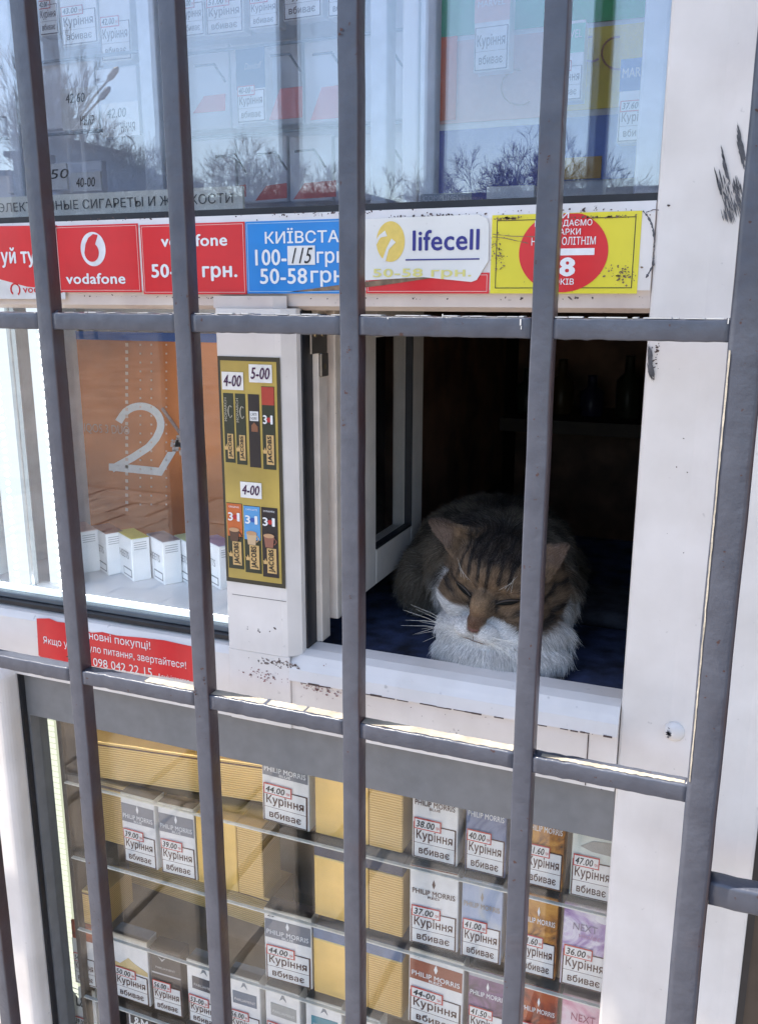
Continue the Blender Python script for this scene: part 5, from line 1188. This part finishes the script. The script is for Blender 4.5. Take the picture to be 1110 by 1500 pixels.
# combing
nose_p = hd(0, -.022, .082)
flow_h = root_-nose_p; flow_h /= np.linalg.norm(flow_h, axis=1)[:, None]
down = np.array([0, .0, -1.]); cc = np.array([-.215, .13, 1.16])
flow_b = (root_-cc)*np.array([1.0, .6, .2]); flow_b /= np.linalg.norm(flow_b, axis=1)[:, None]+1e-9
flow_b = flow_b*.6+np.array([0, .0, -.8])+np.array([0, .5, 0])*ramp(root_[:, 1], .16, .22)[:, None]
flow = flow_h*(1-bw)[:, None]+flow_b*bw[:, None]
flow -= (flow*N_s).sum(1)[:, None]*N_s; flow /= np.linalg.norm(flow, axis=1)[:, None]+1e-9
ar = abs(Lr[:, 0]); isface = (1-bw)
ln = np.where(bw < .5, .0055+.0055*ramp(-Lr[:, 2], -.045, .0)+.006*ramp(ar, .045, .06)*ramp(.01-Lr[:, 1], 0, .01), .019)
ln = np.where((bw < .5) & (Lr[:, 2] > .046), .0028, ln)
isear_ = ((Lr[:, 1] > .03) & (ar > .028)) | ((ar > .05) & (Lr[:, 1] > .015))
ln = np.where(isear_ & (bw < .5), .0045, ln)
ln = np.where((bw > .5) & (root_[:, 1] < .16), .022, ln); ln = np.where((bw > .5) & (Lr[:, 1] < 0) & (Lr[:, 2] > .0) & (Lr[:, 1] > -.075), .011, ln)
ln = ln*rng.uniform(.65, 1.2, NS)
clump = np.stack([smooth_noise(root_, 230, 11+k) for k in range(3)], 1)*.55
lift = np.where(bw < .5, .40, .55)[:, None]
KP = 6; T_ = np.linspace(0, 1, KP)
pts = np.empty((NS, KP, 3))
jit = rng.normal(0, .14, (NS, 3))
for k, t in enumerate(T_):
    dvec = N_s*(lift*(1-.65*t))+flow*(.75+.25*t)+clump*t+jit*t+down*(.10*t*t)*bw[:, None]
    pts[:, k] = root_+dvec*(ln*t)[:, None]*.85
pts[:, :, 2] = np.maximum(pts[:, :, 2], 1.0812)
val = rng.uniform(.6, 1.42, NS)[:, None]; col_s = np.clip(col_s*val, 0, .95)
grizz = (rng.random(NS) < .22) & (col_s[:, 0] < .14); col_s[grizz] = col_s[grizz]*2.0+.03
hc = bpy.data.hair_curves.new('fur'); hc.add_curves([KP]*NS)
hc.attributes['position'].data.foreach_set('vector', (pts-CO).astype(np.float32).ravel())
rd = (hc.attributes.get('radius') or hc.attributes.new('radius', 'FLOAT', 'POINT'))
rads = np.outer(np.where(bw < .5, .00013, .00020), np.array([1, .95, .85, .7, .45, .12])); rd.data.foreach_set('value', rads.astype(np.float32).ravel())
ac = hc.attributes.new('coat', 'FLOAT_COLOR', 'CURVE'); ac.data.foreach_set('color', np.c_[col_s, np.ones(NS)].astype(np.float32).ravel())
fur = bpy.data.objects.new('fur', hc); COL.objects.link(fur); fur.parent = cat; fur['kind'] = 'stuff'
hc.materials.append(attr_mat('cat_fur', 'coat', .6, 1.0))
# face details, set on the skin
from mathutils.bvhtree import BVHTree
bvh = BVHTree.FromPolygons([tuple(v) for v in co], [tuple(t) for t in tri.tolist()])
def skin(r, u):                                        # local forward distance of the face at (right, up)
    h = bvh.ray_cast(Vector(hd(r, u, .15)), Vector(-HM[2]))
    return float((np.array(h[0])-HC)@HM[2]) if h[0] else .04
SKN = M('nose_leather', (.15, .062, .048), .45, var=.15, scale=300)
NU = -.0215; nf = skin(0, NU)
bm = bmesh.new(); ball(bm, hd(0, NU, nf-.0005), (.0050, .0034, .0028), HM)
for v in bm.verts:
    l_ = HM@(np.array(v.co)-hd(0, NU, nf)); v.co += Vector(HM[0]*(l_[0]*(.25 if l_[1] > 0 else -.45)))
bmobj('nose', bm, SKN, cat, smooth=True)
LID = M('eyelid', (.035, .024, .018), .6); LLID = M('lower_lid', (.11, .075, .052), .7)
for s_ in (-1, 1):
    def ep(q, du): 
        r0_ = s_*(.0232+q*.0105); u0_ = .0040+q*.0030+du*(1-q*q); return hd(r0_, u0_, skin(r0_, u0_)+.0022)
    c_ = ep(0, -.0002)
    bm = bmesh.new(); tube(bm, [tuple(ep(q, -.0006)-HM[2]*.0002) for q in np.linspace(-1, 1, 11)], [.0005, .0013, .0018, .0022, .0024, .0024, .0024, .0022, .0018, .0013, .0005], 10)
    bmobj('eye', bm, M('eye_dark', (.008, .008, .007), .6, spec=.08), cat, smooth=True)
    bm = bmesh.new(); tube(bm, [tuple(ep(q, .0020)-HM[2]*.0001) for q in np.linspace(-1.05, 1.05, 11)], [.0005, .0009, .0011, .0012, .0013, .0013, .0013, .0012, .0011, .0009, .0005], 8); bmobj('eyelid', bm, LID, cat, smooth=True)
    bm = bmesh.new(); tube(bm, [tuple(ep(q, -.0026)-HM[2]*.0006) for q in np.linspace(-1.05, 1.05, 11)], [.0004, .0008, .0010, .0011, .0012, .0012, .0012, .0011, .0010, .0008, .0004], 8); bmobj('eyelid', bm, LLID, cat, smooth=True)
bm = bmesh.new()
tube(bm, [tuple(hd(x, -.0365+abs(x)*.10, skin(x, -.0365+abs(x)*.10)+.0006)) for x in np.linspace(-.012, .012, 13)], .00045, 5)
tube(bm, [tuple(hd(0, u_, skin(0, u_)+.0006)) for u_ in (-.0255, -.031, -.0365)], .0004, 5)
bmobj('mouth', bm, M('mouth_line', (.22, .14, .11), .8), cat)
# whiskers
WH = M('whisker', (.75, .73, .68), .4)
r = random.Random(4)
def whisker(pts, rad):
    bm = bmesh.new(); tube(bm, [tuple(p) for p in pts], rad, 4); bmobj('whisker', bm, WH, cat)
for s_ in (-1, 1):
    for k in range(11):
        a = -.45+k*.085+r.uniform(-.04, .04); Lw = r.uniform(.034, .060); rr_ = s_*(.015+r.uniform(0, .006)); uu_ = -.028+r.uniform(-.005, .004); p0 = hd(rr_, uu_, skin(rr_, uu_))
        d = HM[0]*s_*math.cos(a)+HM[1]*math.sin(a)+HM[2]*.25
        whisker([p0, p0+d*Lw*.5+HM[1]*.002, p0+d*Lw-HM[1]*.004-HM[2]*.006], [.00020, .00016, .00006])
    for k in range(4):
        a = .8+k*.22; r0_ = s_*(.014+.004*k); p0 = hd(r0_, .017, skin(r0_, .017)); d = HM[0]*s_*math.cos(a)+HM[1]*math.sin(a)+HM[2]*.2; Lw = r.uniform(.018, .028)
        whisker([p0, p0+d*Lw], [.00013, .00005])
